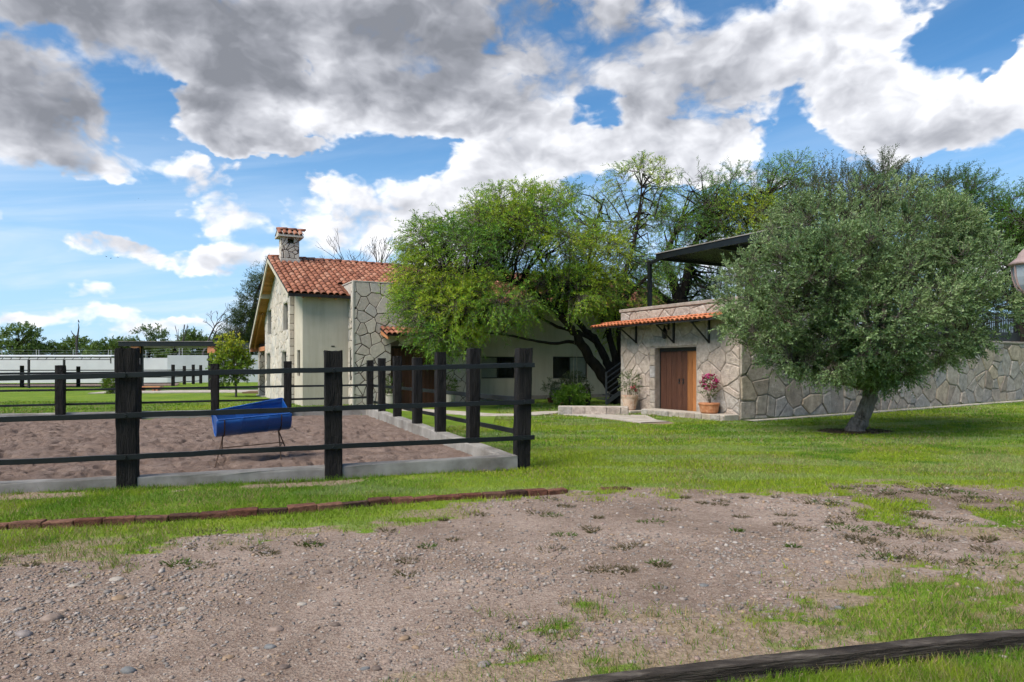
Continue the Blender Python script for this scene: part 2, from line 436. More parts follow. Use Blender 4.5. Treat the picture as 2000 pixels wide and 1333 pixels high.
M['terracotta_worn'] = noisy('salted_terracotta', (.36, .16, .09), (.55, .42, .33), 6, .9, .15, 30, .3, .01, c3=(.42, .21, .12))
M['pot_pale'] = noisy('pale_planter', (.36, .33, .28), (.46, .42, .36), 5, .85, .2)
M['bulb'] = noisy('cream_bulb', (.6, .55, .45), (.7, .66, .56), 5, .3, .4)
def blue_mat(name, c1, c2, rough):
    m, nt, b = new_mat(name, rough, .5)
    n = nt.noise(pos(nt), 6, 6, .7, .4)
    sc = nt.sstep(nt.noise(pos(nt), 28, 6, .75), .56, .70, 0, .35)
    nt.put(b.inputs['Base Color'], nt.mix(sc, nt.ramp(n, [(.3, c1), (.7, c2)]), (.12, .13, .15)))
    bump(nt, b, nt.noise(pos(nt), 9, 2, .5), .12, .02)
    return m
M['barrel'] = blue_mat('blue_plastic', (.002, .045, .20), (.006, .075, .29), .36)
M['soil'] = noisy('dark_mulch', (.022, .015, .011), (.11, .075, .052), 22, .98, .05, 60, .8, .02)
M['brown_soil'] = noisy('brown_bed_soil', (.12, .075, .045), (.18, .12, .075), 6, .98, .05)
M['sand'] = None
M['rope'] = noisy('pale_rope', (.30, .26, .18), (.40, .35, .25), 20, .9, .1)
M['bird'] = noisy('black_feather', (.008, .008, .009), (.015, .015, .016), 9, .7, .2)
M['white_metal'] = noisy('white_steel', (.55, .56, .57), (.62, .62, .63), 5, .5, .4)
M['stick'] = noisy('bamboo_cane', (.40, .28, .14), (.5, .37, .2), 20, .7, .2)

# ------------------------------------------------------------------ the ground: one sheet to the horizon
FRONT = [G(1023, 916), G(652, 937), G(247, 955)]
SIDE0, SIDED = np.array([-.03, 10.07]), np.array([-.393, 1.0])
def side_pt(px): return SIDE0 + SIDED * hit(SIDE0, SIDED, px)
FARC = side_pt(722)
BACKD = np.array([-1.0, -.25])
FL = FRONT[2] + np.array([-7.2, -1.87])
BL = FARC + BACKD * 14.5
ARENA = [FRONT[0] + (-.1, .1), FARC, BL, FL + (0, .1), FRONT[2] + (0, .1), FRONT[1] + (0, .1)]

GRAVEL = [G(*p) for p in [(-500, 1130), (0, 1085), (250, 1068), (400, 1056), (560, 1047), (700, 1037), (800, 1028), (870, 1000), (960, 977),
          (1100, 962), (1230, 962), (1400, 968), (1560, 966), (1620, 952), (1750, 946), (1880, 950), (2000, 958), (2500, 965), (2500, 1100),
          (2000, 1108), (1900, 1120), (1750, 1126), (1600, 1150), (1450, 1166), (1300, 1190), (1190, 1200), (1090, 1240), (1010, 1275),
          (930, 1300), (860, 1345), (760, 1500), (600, 2600), (-900, 2600)]]
WEEDY = [G(*p) for p in [(1560, 950), (2500, 940), (2500, 1120), (1720, 1110), (1640, 1050)]]
TIMBER = [G(860, 1425), G(1080, 1386), G(1350, 1346), G(1700, 1304), G(2000, 1272), G(2400, 1236)]
BRICKLINE = [G(*p) for p in [(-260, 1050), (0, 1034), (120, 1028), (250, 1022), (400, 1012), (560, 1002), (750, 985), (900, 975), (1010, 969), (1125, 960)]]
PATH = [G(*p) for p in [(800, 801), (880, 806), (950, 811), (1020, 811), (1090, 806), (1170, 813), (1280, 826)]]

def terrain(x, y):
    h = .0145 * np.clip(x - 7, 0, 40) * sstep(y, 9, 18)
    return h
def gravel_amt(x, y):
    d = seg_dist(x, y, GRAVEL + [GRAVEL[0]]); s = np.where(inpoly(x, y, GRAVEL), d, -d)
    nz = fbm(x * 1.3, y * 1.3, 0, 3, 4) - .5
    nz2 = fbm(x * 6, y * 6, 0, 9, 3) - .5; nz3 = fbm(x * 19, y * 19, 0, 10, 2) - .5
    g = sstep(s + nz * 1.5 + nz2 * 1.1 + nz3 * .7, -.22, .22)
    w = inpoly(x, y, WEEDY) * sstep(fbm(x * 1.6, y * 1.6, 0, 21, 4), .48, .60)
    return g * (1 - .75 * w)
def lawn_amt(x, y):
    """how much grass grows at a place, 0 to 1"""
    g = 1 - gravel_amt(x, y)
    # poor patchy turf between the gravel and the timber, and along the far gravel edge
    tim = np.interp(x, [t[0] for t in TIMBER], [t[1] for t in TIMBER])
    d = seg_dist(x, y, GRAVEL + [GRAVEL[0]])
    near = (y > tim) & (y < 6.4) & (x > -.6)
    patch = sstep(fbm(x * 1.9, y * 1.9, 0, 14, 4) * .55 + fbm(x * 7, y * 7, 0, 15, 3) * .45, .44, .62)
    g = np.where(near, g * (.10 + .62 * patch), g)
    far = (~near) & (y > 5) & (d < .9)
    g = np.where(far, g * (.35 + .65 * np.maximum(patch, sstep(d, .2, .9))), g)
    g = np.where(inpoly(x, y, ARENA), 0, g)
    kerbside = seg_dist(x, y, [FL, FRONT[2], FRONT[1]])
    g = np.where((kerbside < .45) & (x < -1.2), g * (.15 + .85 * sstep(fbm(x * 2.5, y * 2.5, 0, 41, 3), .42, .62)), g)
    g = np.where(seg_dist(x, y, PATH) < .55, 0, g)
    og = G(1677, 846); g = np.where(np.hypot(x - og[0], (y - og[1] - .15) / .75) < .66 + .22 * fbm(x * 5, y * 5, 0, 81, 2), 0, g)
    g = np.where(seg_dist(x, y, BRICKLINE) < .05, 0, g)
    return g

def ground_mat():
    m, nt, b = new_mat('lawn_and_gravel', .95, .1)
    p = pos(nt)
    ga = nt.node('ShaderNodeAttribute', attribute_name='gravel').outputs['Fac']
    la = nt.node('ShaderNodeAttribute', attribute_name='lawn').outputs['Fac']
    n1 = nt.noise(p, .55, 5, .6); n2 = nt.noise(p, 3.0, 5, .65); n3 = nt.noise(p, 40, 4, .7)
    mp = nt.node('ShaderNodeMapping'); nt.l.new(p, mp.inputs[0]); mp.inputs['Scale'].default_value = (.45, 1.3, 1)
    n4 = nt.noise(mp.outputs[0], .8, 4, .6)
    green = nt.ramp(n1, [(.30, (.075, .142, .016)), (.5, (.115, .19, .02)), (.70, (.18, .235, .028))])
    green = nt.mix(nt.sstep(n2, .35, .7, 0, .35), green, (.17, .20, .022))
    green = nt.mix(nt.sstep(n4, .58, .70, 0, .40), green, (.23, .26, .11))
    green = nt.mix(.55, green, nt.ramp(n3, [(.25, (.45, .45, .45)), (.75, (1.5, 1.5, 1.5))]), 'MULTIPLY')
    thatch = nt.ramp(nt.noise(p, 22, 5, .7), [(.3, (.13, .092, .062)), (.55, (.25, .19, .135)), (.75, (.33, .26, .19))])
    vor = nt.node('ShaderNodeTexVoronoi'); nt.put(vor.inputs['Vector'], p); vor.inputs['Scale'].default_value = 48; vor.inputs['Detail'].default_value = 1.5; vor.inputs['Randomness'].default_value = 1.0
    sc = nt.node('ShaderNodeSeparateColor'); nt.l.new(vor.outputs['Color'], sc.inputs[0])
    speck = nt.ramp(sc.outputs[0], [(0, (.085, .064, .052)), (.4, (.17, .128, .104)), (.75, (.235, .182, .15)), (1, (.34, .285, .24))])
    gcol = nt.ramp(nt.noise(p, 1.4, 6, .65), [(.28, (.155, .112, .092)), (.5, (.215, .16, .133)), (.72, (.265, .205, .174))])
    soil = nt.ramp(nt.noise(p, .45, 6, .7, .6), [(.36, (.70, .66, .62)), (.62, (1.18, 1.17, 1.15))])
    gcol = nt.mix(.45, gcol, speck); gcol = nt.mix(.9, gcol, soil, 'MULTIPLY')
    gcol = nt.mix(.4, gcol, nt.ramp(nt.noise(p, 120, 3, .7), [(.3, (.5, .48, .46)), (.7, (1.35, 1.35, 1.35))]), 'MULTIPLY')
    turf = nt.mix(nt.sstep(nt.math('ADD', la, nt.math('MULTIPLY_ADD', n2, .5, -.25)), .30, .62), thatch, green)
    c = nt.mix(nt.sstep(nt.math('ADD', ga, nt.math('MULTIPLY_ADD', n3, .4, -.2)), .4, .6), turf, gcol)
    nt.put(b.inputs['Base Color'], c)
    hgt = nt.math('ADD', nt.math('MULTIPLY', n3, .5), nt.math('MULTIPLY', vor.outputs['Distance'], .9))
    bump(nt, b, hgt, .6, .016)
    return m
M['ground'] = ground_mat()

def make_ground():
    xs = np.concatenate([-np.geomspace(900, 13.2, 40), np.arange(-13, 22, .16), np.geomspace(22.2, 900, 40)])
    ys = [-60., -20, -6, 0, 1.5]; y = 2.3
    while y < 45: ys.append(y); y += max(.05, y * .012)
    ys = np.array(ys + list(np.geomspace(46, 2500, 45)))
    X, Y = np.meshgrid(xs, ys)
    ga = gravel_amt(X, Y); la = lawn_amt(X, Y)
    Z = terrain(X, Y)
    Z = Z + ga * ((fbm(X * 2.2, Y * 2.2, 0, 5, 4) - .5) * .05 - .012) + (fbm(X * .8, Y * .8, 0, 8, 3) - .5) * .03 * sstep(Y, 3, 6) * (Y < 40)
    ins = np.where(inpoly(X, Y, ARENA), seg_dist(X, Y, ARENA + [ARENA[0]]), 0)
    Z = Z - .17 * sstep(ins, .05, .6)
    Z = np.where(Y > 70, Z - .0008 * (Y - 70), Z)
    V = np.stack([X, Y, Z], -1).reshape(-1, 3)
    nx, ny = len(xs), len(ys)
    i = (np.arange(ny - 1)[:, None] * nx + np.arange(nx - 1)[None, :]).ravel()
    Fq = np.stack([i, i + 1, i + nx + 1, i + nx], -1)
    o = big_mesh('ground', V, 4, M['ground'], faces=Fq, sm=True)
    for nm, arr in (('gravel', ga), ('lawn', la)):
        a = o.data.attributes.new(nm, 'FLOAT', 'POINT'); a.data.foreach_set('value', arr.astype(np.float32).ravel())
    return tag(o, kind='structure')
make_ground()

def sand_mat():
    m, nt, b = new_mat('arena_sand', .97, .08)
    p = pos(nt); n = nt.noise(p, 2.0, 6, .65); n2 = nt.noise(p, 14, 6, .7)
    c = nt.ramp(n, [(.3, (.15, .105, .086)), (.55, (.20, .147, .122)), (.75, (.245, .187, .158))])
    c = nt.mix(.55, c, nt.ramp(n2, [(.3, (.5, .48, .47)), (.65, (1.2, 1.2, 1.2))]), 'MULTIPLY')
    nt.put(b.inputs['Base Color'], c); bump(nt, b, nt.math('ADD', n2, nt.noise(p, 60, 4, .7)), .9, .03)
    return m
def make_sand():
    nu, nv = 380, 240
    U, W = np.meshgrid(np.linspace(0, 1, nu), np.linspace(0, 1, nv) ** 1.25)
    fr = [FL + (0, .13), FRONT[2] + (0, .13), FRONT[1] + (0, .13), FRONT[0] + (-.12, .13)]
    cum = np.cumsum([0] + [np.linalg.norm(fr[i + 1] - fr[i]) for i in range(3)]); cum /= cum[-1]
    fx = np.interp(U, cum, [p[0] for p in fr]); fy = np.interp(U, cum, [p[1] for p in fr])
    bx = BL[0] + (FARC[0] - BL[0]) * U; by = BL[1] + (FARC[1] - BL[1]) * U
    X = fx + (bx - fx) * W; Y = fy + (by - fy) * W
    hoof = sstep(fbm(X * 3.3, Y * 3.3, 0, 2, 3), .52, .68)
    Z = .035 + (fbm(X * 1.1, Y * 1.1, 0, 4, 3) - .5) * .05 - hoof * .06 - .075 * sstep(fbm(X * 7, Y * 7, 0, 61, 2), .58, .72) + (fbm(X * 7, Y * 7, 0, 6, 3) - .5) * .06
    edge = np.minimum(np.minimum(W, 1 - W) * 12, (1 - U) * 16); Z = Z * np.clip(edge, .3, 1) + .03 * (1 - np.clip(edge, .3, 1))
    i = (np.arange(nv - 1)[:, None] * nu + np.arange(nu - 1)[None, :]).ravel()
    o = big_mesh('arena_sand', np.stack([X, Y, Z], -1).reshape(-1, 3), 4, sand_mat(), faces=np.stack([i, i + 1, i + nu + 1, i + nu], -1), sm=True)
    tag(o, kind='structure')
make_sand()

# concrete kerb round the arena
def kerb(name, pts, tops, w, side):
    """pts: outer line; the body lies on the inner side"""
    mb = MB(); n = []
    for i in range(len(pts) - 1):
        a, b = np.array(pts[i]), np.array(pts[i + 1]); L = np.linalg.norm(b - a); d = (b - a) / L
        m = max(2, int(L / .35))
        for k in range(m + (i == len(pts) - 2)):
            t = k / m; q = a + (b - a) * t; z = tops[i] + (tops[i + 1] - tops[i]) * t
            n.append((q, np.array([-d[1], d[0]]) * side, z))
    prof = [(0, -.3), (.0, -.03), (.012, -.006), (.03, 0), (.5, .004), (.94, 0), (.985, -.02), (1, -.3)]
    V = []; rows = len(prof)
    for q, nn, z in n:
        for f, dz in prof:
            jx = (random.random() - .5) * .012; p = q + nn * (f * w + jx)
            V.append((p[0], p[1], (z + dz + (random.random() - .5) * .012) if dz > -.2 else -.25))
    Fc = []
    for i in range(len(n) - 1):
        for k in range(rows - 1):
            a = i * rows + k; Fc.append((a, a + 1, a + rows + 1, a + rows) if side < 0 else (a, a + rows, a + rows + 1, a + 1))
    Fc.append(tuple(range(rows))); Fc.append(tuple((len(n) - 1) * rows + k for k in range(rows))[::-1])
    mb.add(V, Fc)
    o = mb.build(name, M['concrete'], sm=False); tag(o, kind='structure'); return o
kf = [FL + (0, .0), FRONT[2] + (0, .04), FRONT[1] + (0, .04), G(1011, 917)]
kerb('arena_kerb', kf, [.05, .125, .165, .20], .24, 1)
so0, so1 = np.array([.0756, 10.11]), np.array([.0756, 10.11]) + SIDED * (FARC[1] - 10.0)
kerb('arena_kerb', [so0, so1], [.2, .27], .22, 1)
kerb('arena_kerb', [FARC + (.25, .35), BL + (0, .35)], [.25, .18], .26, 1)

# path and paving
def ribbon(name, pts, w, mat, z=.012, thick=.0):
    V = []; n = len(pts); P = [np.array(p, float) for p in pts]
    for i in range(n):
        d = P[min(i + 1, n - 1)] - P[max(i - 1, 0)]; d /= np.linalg.norm(d); nn = np.array([-d[1], d[0]])
        ww = w[i] if hasattr(w, '__len__') else w
        for s in (1, -1):
            q = P[i] + nn * ww * s / 2; V.append((q[0], q[1], terrain(q[0], q[1]) + z))
    mb = MB().add(V + [(x, y, zz - .12) for x, y, zz in V], [(2 * i, 2 * i + 1, 2 * i + 3, 2 * i + 2) for i in range(n - 1)] +
           [(2 * i, 2 * i + 2, 2 * i + 2 + 2 * n, 2 * i + 2 * n) for i in range(n - 1)] + [(2 * i + 3, 2 * i + 1, 2 * i + 1 + 2 * n, 2 * i + 3 + 2 * n) for i in range(n - 1)])
    return tag(mb.build(name, mat), kind='structure')
def dense(pts, k=6):
    out = []; P = [np.array(p, float) for p in pts]; n = len(P)
    for i in range(n - 1):
        p0, p1, p2, p3 = P[max(i - 1, 0)], P[i], P[i + 1], P[min(i + 2, n - 1)]
        for j in range(k):
            t = j / k
            out.append(.5 * (2 * p1 + (p2 - p0) * t + (2 * p0 - 5 * p1 + 4 * p2 - p3) * t * t + (3 * p1 - p0 - 3 * p2 + p3) * t ** 3))
    return out + [P[-1]]
ribbon('path', dense(PATH), .95, M['concrete_path'], .022)
patio = [G(*p) for p in [(150, 770), (270, 769), (400, 768), (470, 768)]]
ribbon('patio', [(p[0], p[1] + 2.2) for p in patio], 4.0, M['concrete_path'], .05)
bed = [G(462, 769) + (0, 1.4), G(520, 769) + (0, 1.8)]
ribbon('soil_bed', bed, 3.0, M['brown_soil'], .06)

# ------------------------------------------------------------------ grass, pebbles, weeds
def grass():
    Vs = []; Cs = []
    for (y0, y1, dens, w, h) in [(2.4, 3.4, 13000, .0042, .052), (3.4, 4.3, 9500, .0048, .048), (4.3, 6, 5200, .006, .046), (6, 9, 3400, .0075, .042),
                                 (9, 13, 1900, .011, .040), (13, 20, 760, .019, .045), (20, 30, 190, .034, .055)]:
        xm = .78 * y1 + 2.4; n = int(dens * (y1 - y0) * 2 * xm)
        x = rng.uniform(-xm, xm, n); y = rng.uniform(y0, y1, n)
        k = np.abs(x) < .78 * y + 2.4; x, y = x[k], y[k]
        k = rng.random(len(x)) < lawn_amt(x, y) * (1 if y0 < 13 else .9); x, y = x[k], y[k]
        k = (y < 17.5) | (x > -.5) | (x < -4.5); x, y = x[k], y[k]
        n = len(x); a = rng.uniform(0, 2 * np.pi, n); lean = rng.uniform(.1, 1.1, n); b = rng.uniform(0, 2 * np.pi, n)
        clump = fbm(x * 2.2, y * 2.2, 0, 17, 3)
        hh = h * rng.uniform(.5, 1.25, n) * (.55 + .9 * clump)
        ww = w * rng.uniform(.6, 1.3, n)
        z = terrain(x, y) - .004
        base = np.stack([x, y, z], -1); sx = np.stack([np.cos(a) * ww, np.sin(a) * ww, np.zeros(n)], -1)
        tip = base + np.stack([np.cos(b) * lean * hh, np.sin(b) * lean * hh, hh], -1)
        V = np.stack([base - sx / 2, base + sx / 2, tip], 1)
        yel = sstep(fbm(x * .35, y * .35, 0, 30, 3) + (fbm(x * 3, y * 3, 0, 31, 2) - .5) * .5, .42, .66)
        pale = sstep(fbm(x * .5, y * 1.5, 0, 33, 3), .53, .66) * (y > 8)
        tim = np.interp(x, [t[0] for t in TIMBER], [t[1] for t in TIMBER])
        gd = seg_dist(x, y, GRAVEL + [GRAVEL[0]])
        yel = np.clip(yel + .5 * sstep(-gd, -2.2, -.4) * (y > 6), 0, 1)
        c = np.array([.090, .185, .016])[None] * (1 - yel[:, None]) + np.array([.235, .30, .022])[None] * yel[:, None]
        c = c * (1 - .6 * pale[:, None]) + np.array([.28, .32, .16])[None] * .6 * pale[:, None]
        dry = (rng.random(n) < np.where((y < 6.4) & (y > tim), .42, .08 + .22 * sstep(fbm(x * .9, y * .9, 0, 36, 3), .5, .66)))
        c = np.where(dry[:, None], np.array([.30, .225, .12])[None], c)
        c = c * rng.uniform(.65, 1.35, n)[:, None]
        Vs.append(V.reshape(-1, 3)); Cs.append(np.repeat(c, 3, 0))
    # longer tufts left by the mower along the kerb, the posts and the bricks
    for line, n, h, off in (([FL, FRONT[2], FRONT[1], FRONT[0]], 2600, .075, -.05), ([FRONT[0], FARC], 1600, .08, .12), (BRICKLINE, 3000, .05, .09)):
        L = np.array(dense(line, 8)); t = rng.random(n) * (len(L) - 1.001); i = t.astype(int); q = L[i] + (L[i + 1] - L[i]) * (t - i)[:, None]
        if len(line) == 2: q = q + np.array([1, .39]) * rng.uniform(.06, .22, (n, 1))
        else: q[:, 1] += off + rng.normal(0, .03, n)
        k = fbm(q[:, 0] * 3, q[:, 1] * 3, 0, 71, 3) > .47; q = q[k]; n = len(q)
        a = rng.uniform(0, 6.28, n); hh = h * rng.uniform(.4, 1.2, n); w = .008
        base = np.stack([q[:, 0], q[:, 1], terrain(q[:, 0], q[:, 1]) - .005], -1); sx = np.stack([np.cos(a), np.sin(a), 0 * a], -1) * w / 2
        tip = base + np.stack([rng.normal(0, .35, n) * hh, rng.normal(0, .35, n) * hh, hh], -1)
        Vs.append(np.stack([base - sx, base + sx, tip], 1).reshape(-1, 3)); Cs.append(np.repeat(np.array([.10, .19, .02]) * rng.uniform(.6, 1.4, (n, 1)), 3, 0))
    o = big_mesh('lawn_grass', np.concatenate(Vs), 3, M['grass'], col=np.concatenate(Cs))
    tag(o, 'short green turf of the lawn and the gravel verge', 'grass', kind='stuff')
grass()

ICO_V = []; t_ = (1 + 5 ** .5) / 2
for a_, b_ in ((-1, t_), (1, t_), (-1, -t_), (1, -t_)): ICO_V += [(a_, b_, 0), (0, a_, b_), (b_, 0, a_)]
ICO_V = np.array(ICO_V) / math.hypot(1, t_)
def hull_faces(V):
    out = []
    n = len(V); d = np.linalg.norm(V[0] - V, axis=1); e = sorted(set(np.round(d, 4)))[1]
    for i in range(n):
        for j in range(i + 1, n):
            for k in range(j + 1, n):
                if all(abs(np.linalg.norm(V[p] - V[q]) - e) < 1e-3 for p, q in ((i, j), (j, k), (i, k))):
                    f = (i, j, k)
                    if np.dot(np.cross(V[j] - V[i], V[k] - V[i]), V[i]) < 0: f = (i, k, j)
                    out.append(f)
    return np.array(out)
ICO_F = hull_faces(ICO_V)
PEB = np.array([(.20, .175, .155), (.34, .28, .24), (.42, .36, .31), (.30, .21, .15), (.40, .27, .16), (.50, .46, .42), (.17, .165, .16), (.36, .25, .21), (.30, .27, .25)])
def pebbles():
    P = []; R = []
    for y0, y1, dens, mean in [(2.5, 4.2, 2600, .0068), (4.2, 6.2, 1350, .0080), (6.2, 9.5, 360, .0105)]:
        xm = .78 * y1 + .4; n = int(dens * (y1 - y0) * 2 * xm)
        x = rng.uniform(-xm, xm, n); y = rng.uniform(y0, y1, n)
        k = rng.random(n) < gravel_amt(x, y) * (.25 + .75 * sstep(fbm(x * .9, y * .9, 0, 50, 3), .38, .58)) + .05 * ((y < 6) & (x > -.5)); x, y = x[k], y[k]
        k = (np.abs(x) < .78 * y + .4) & ~inpoly(x, y, ARENA); x, y = x[k], y[k]
        P.append(np.stack([x, y], -1)); R.append(mean * np.exp(rng.normal(0, .45, len(x))))
    P = np.concatenate(P); R = np.clip(np.concatenate(R), .004, .024); n = len(P)
    V = ICO_V[None] * (1 + rng.normal(0, .17, (n, 12, 1)))
    s = np.stack([R * rng.uniform(.8, 1.5, n), R * rng.uniform(.7, 1.1, n), R * rng.uniform(.4, .75, n)], -1)
    V = V * s[:, None, :]; a = rng.uniform(0, 6.28, n); c, si = np.cos(a)[:, None], np.sin(a)[:, None]
    X = V[..., 0] * c - V[..., 1] * si; Y = V[..., 0] * si + V[..., 1] * c
    zb = gz(P[:, 0], P[:, 1]) + s[:, 2] * .18
    V = np.stack([X + P[:, :1], Y + P[:, 1:], V[..., 2] + zb[:, None]], -1).reshape(-1, 3)
    Fc = (ICO_F[None] + (np.arange(n) * 12)[:, None, None]).reshape(-1, 3)
    col = PEB[rng.integers(0, len(PEB), n)] * rng.uniform(.75, 1.2, (n, 1))
    col = (col * .6 + np.array([.24, .185, .15]) * .4) * .80
    o = big_mesh('gravel', V, 3, M['pebble'], col=np.repeat(col, 12, 0), faces=Fc, sm=False)
    tag(o, 'loose small gravel and pebbles over the drive', 'gravel', kind='stuff')
def gz(x, y):
    return terrain(x, y) + gravel_amt(x, y) * ((fbm(x * 2.2, y * 2.2, 0, 5, 4) - .5) * .05 - .012) + (fbm(x * .8, y * .8, 0, 8, 3) - .5) * .03 * sstep(y, 3, 6)
pebbles()

def river_stones():
    spots = [(228, 1128, 17, 0), (100, 1212, 26, 1), (45, 1242, 20, 2), (232, 1164, 17, 3), (357, 1189, 13, 0), (250, 1305, 19, 4), (528, 1260, 15, 4), (538, 1226, 18, 1),
             (446, 1280, 14, 3), (556, 1300, 13, 5), (640, 1113, 11, 5), (145, 1142, 13, 0), (200, 1265, 11, 3), (300, 1240, 9, 2), (590, 1176, 12, 0), (655, 1218, 13, 5),
             (650, 1253, 10, 0), (735, 1305, 13, 5), (790, 1245, 13, 3), (812, 1262, 10, 3), (945, 1299, 17, 2), (910, 1301, 10, 3), (713, 1303, 12, 4), (755, 1288, 13, 1),
             (804, 1221, 11, 4), (1061, 1221, 10, 4), (1013, 1212, 11, 4), (950, 1207, 10, 3), (1000, 1197, 8, 3), (1080, 1234, 11, 0), (1213, 1066, 10, 4), (1148, 1100, 9, 4),
             (1116, 1116, 10, 3), (1135, 1157, 10, 4), (1095, 1172, 9, 1), (990, 1185, 8, 5), (1375, 1140, 12, 4), (1480, 1120, 13, 2), (1560, 1128, 10, 0), (1640, 1188, 12, 4),
             (1392, 1162, 10, 4), (1270, 1048, 9, 0), (1188, 1036, 8, 0), (806, 1091, 8, 0), (868, 1027, 8, 0), (1405, 1118, 8, 2), (1655, 1098, 8, 3), (1875, 1180, 11, 5),
             (1810, 1148, 9, 4), (1648, 1018, 9, 4), (942, 1328, 9, 5), (1060, 1185, 8, 5), (330, 1150, 8, 3), (485, 1175, 9, 2), (382, 1240, 9, 3), (80, 1305, 10, 3), (30, 1280, 8, 5)]
    kinds = [('pale cream', (.38, .33, .28)), ('brown', (.27, .20, .16)), ('mauve grey', (.26, .22, .205)), ('ochre', (.30, .205, .13)), ('blue grey', (.175, .175, .175)), ('dark brown', (.15, .11, .09))]
    mats = []
    for nm, c in kinds:
        mats.append(noisy('river_stone_' + nm.replace(' ', '_'), tuple(.55 * q for q in c), tuple(.95 * q for q in c), 30, .6, .3, 60, .3, .004))
    words = ['leftmost', 'second from the left', 'third from the left', 'fourth from the left', 'rightmost']
    byk = {}
    for sp in spots: byk.setdefault(sp[3], []).append(sp)
    chosen = []
    for k, lst in byk.items():
        lst = sorted(sorted(lst, key=lambda q: -q[2])[:5], key=lambda q: q[0])
        for i, sp in enumerate(lst): chosen.append((*sp, words[i] if i < len(lst) - 1 else 'rightmost'))
    for (px, py, half, k, word) in chosen:
        g = G(px, py); Y = g[1]; r = half / F * Y
        r = min(r * .85, .08)
        V = ICO_V.copy()
        # one subdivision so it reads as a rounded stone
        vv = [tuple(v) for v in V]; fc = []; mid = {}
        def m_(i, j):
            q = (min(i, j), max(i, j))
            if q not in mid:
                p = (V[i] + V[j]); p /= np.linalg.norm(p); mid[q] = len(vv); vv.append(tuple(p))
            return mid[q]
        for i, j, l in ICO_F:
            a, b, c = m_(i, j), m_(j, l), m_(l, i); fc += [(i, a, c), (j, b, a), (l, c, b), (a, b, c)]
        W = np.array(vv); W = W * (1 + (fbm(W[:, 0] * 1.3 + px, W[:, 1] * 1.3, W[:, 2] * 1.3, 2, 2)[:, None] - .5) * .55)
        a = random.uniform(-.5, .5); s = np.array([r, r * random.uniform(.6, .85), r * random.uniform(.38, .6)])
        W = W * s; W = np.stack([W[:, 0] * math.cos(a) - W[:, 1] * math.sin(a), W[:, 0] * math.sin(a) + W[:, 1] * math.cos(a), W[:, 2]], -1)
        me = bpy.data.meshes.new('river_stone'); me.from_pydata(W.tolist(), [], fc); smooth(me)
        z = float(gz(np.array([g[0]]), np.array([g[1]]))[0]) + s[2] * .0
        o = link('river_stone', me, mats[k], None, (g[0], g[1], z))
        tag(o, f'{word} of the larger {kinds[k][0]} river stones lying on the gravel drive', 'stone', f'{kinds[k][0]} stones on the gravel')
river_stones()

def dry_weeds():
    n0 = 1000
    x = rng.uniform(-5, 11, n0); y = rng.uniform(5.0, 12.5, n0)
    k = (gravel_amt(x, y) > .5) & ~inpoly(x, y, ARENA) & (rng.random(n0) < np.where(inpoly(x, y, WEEDY), 1.0, .42)); x, y = x[k], y[k]
    V = []; C = []
    for cx, cy in zip(x, y):
        big = inpoly(np.array([cx]), np.array([cy]), WEEDY)[0]
        m = 90 if big else 60; R = random.uniform(.04, .16) * (1.25 if big else .75)
        a = rng.uniform(0, 6.28, m); r = R * np.sqrt(rng.random(m)); bx = cx + np.cos(a) * r * 1.3; by = cy + np.sin(a) * r
        bz = gz(bx, by); h = rng.uniform(.008, .032, m); w = .007; b = rng.uniform(0, 6.28, m)
        base = np.stack([bx, by, bz], -1); sx = np.stack([np.cos(b), np.sin(b), 0 * b], -1) * w
        tip = base + np.stack([np.cos(a) * .03, np.sin(a) * .03, h], -1)
        V.append(np.stack([base - sx, base + sx, tip], 1).reshape(-1, 3))
        green = random.random() < .22
        c = np.array([.05, .09, .015] if green else [.105, .08, .052]) * rng.uniform(.5, 1.5, (m, 1))
        C.append(np.repeat(c, 3, 0))
    o = big_mesh('dry_weeds', np.concatenate(V), 3, M['grass'], col=np.concatenate(C))
    tag(o, 'flat dark dry weeds scattered over the gravel', 'weeds', kind='stuff')
dry_weeds()

# ------------------------------------------------------------------ arena fence: creosoted sleepers and steel rails
def sleeper(parent, x, y, w, dpt, z0, z1, ang, seed, lean=0.0):
    nz = 16; ring = []
    for e in range(4):
        for t in (-.44, -.22, 0, .22, .44): ring.append((e, t))
    V = []; r = np.random.default_rng(seed); gro = r.uniform(-.004, .004, len(ring)); ca, sa = math.cos(ang), math.sin(ang)
    lx, ly = r.uniform(-.012, .012, 2)
    for k in range(nz + 1):
        f = k / nz; z = z0 + (z1 - z0) * f
        tp = 1 - .06 * (1 - f) + .02 * math.sin(f * 5 + seed)
        for i, (e, t) in enumerate(ring):
            q = [(t, -.5), (.5, t), (-t, .5), (-.5, -t)][e]
            px = q[0] * w * tp + gro[i] + r.uniform(-.0035, .0035) + lx * f + lean * f; py = q[1] * dpt * tp + gro[(i * 7) % len(ring)] + r.uniform(-.0035, .0035) + ly * f
            V.append((x + px * ca - py * sa, y + px * sa + py * ca, z + (r.uniform(-.014, .006) if k == nz else 0)))
    n = len(ring); Fc = []
    for k in range(nz):
        for i in range(n):
            j = (i + 1) % n; Fc.append((k * n + i, k * n + j, (k + 1) * n + j, (k + 1) * n + i))
    Fc.append(tuple(nz * n + i for i in range(n))); Fc.append(tuple(range(n))[::-1])
    return MB().add(V, Fc).build('post', M['sleeper'], parent)

AF = math.atan2(FRONT[0][1] - FRONT[2][1], FRONT[0][0] - FRONT[2][0])
fence = thing('arena_fence', 'black sleeper post fence with three steel rails around the sand arena', 'fence', (FRONT[0][0], FRONT[0][1], 0))
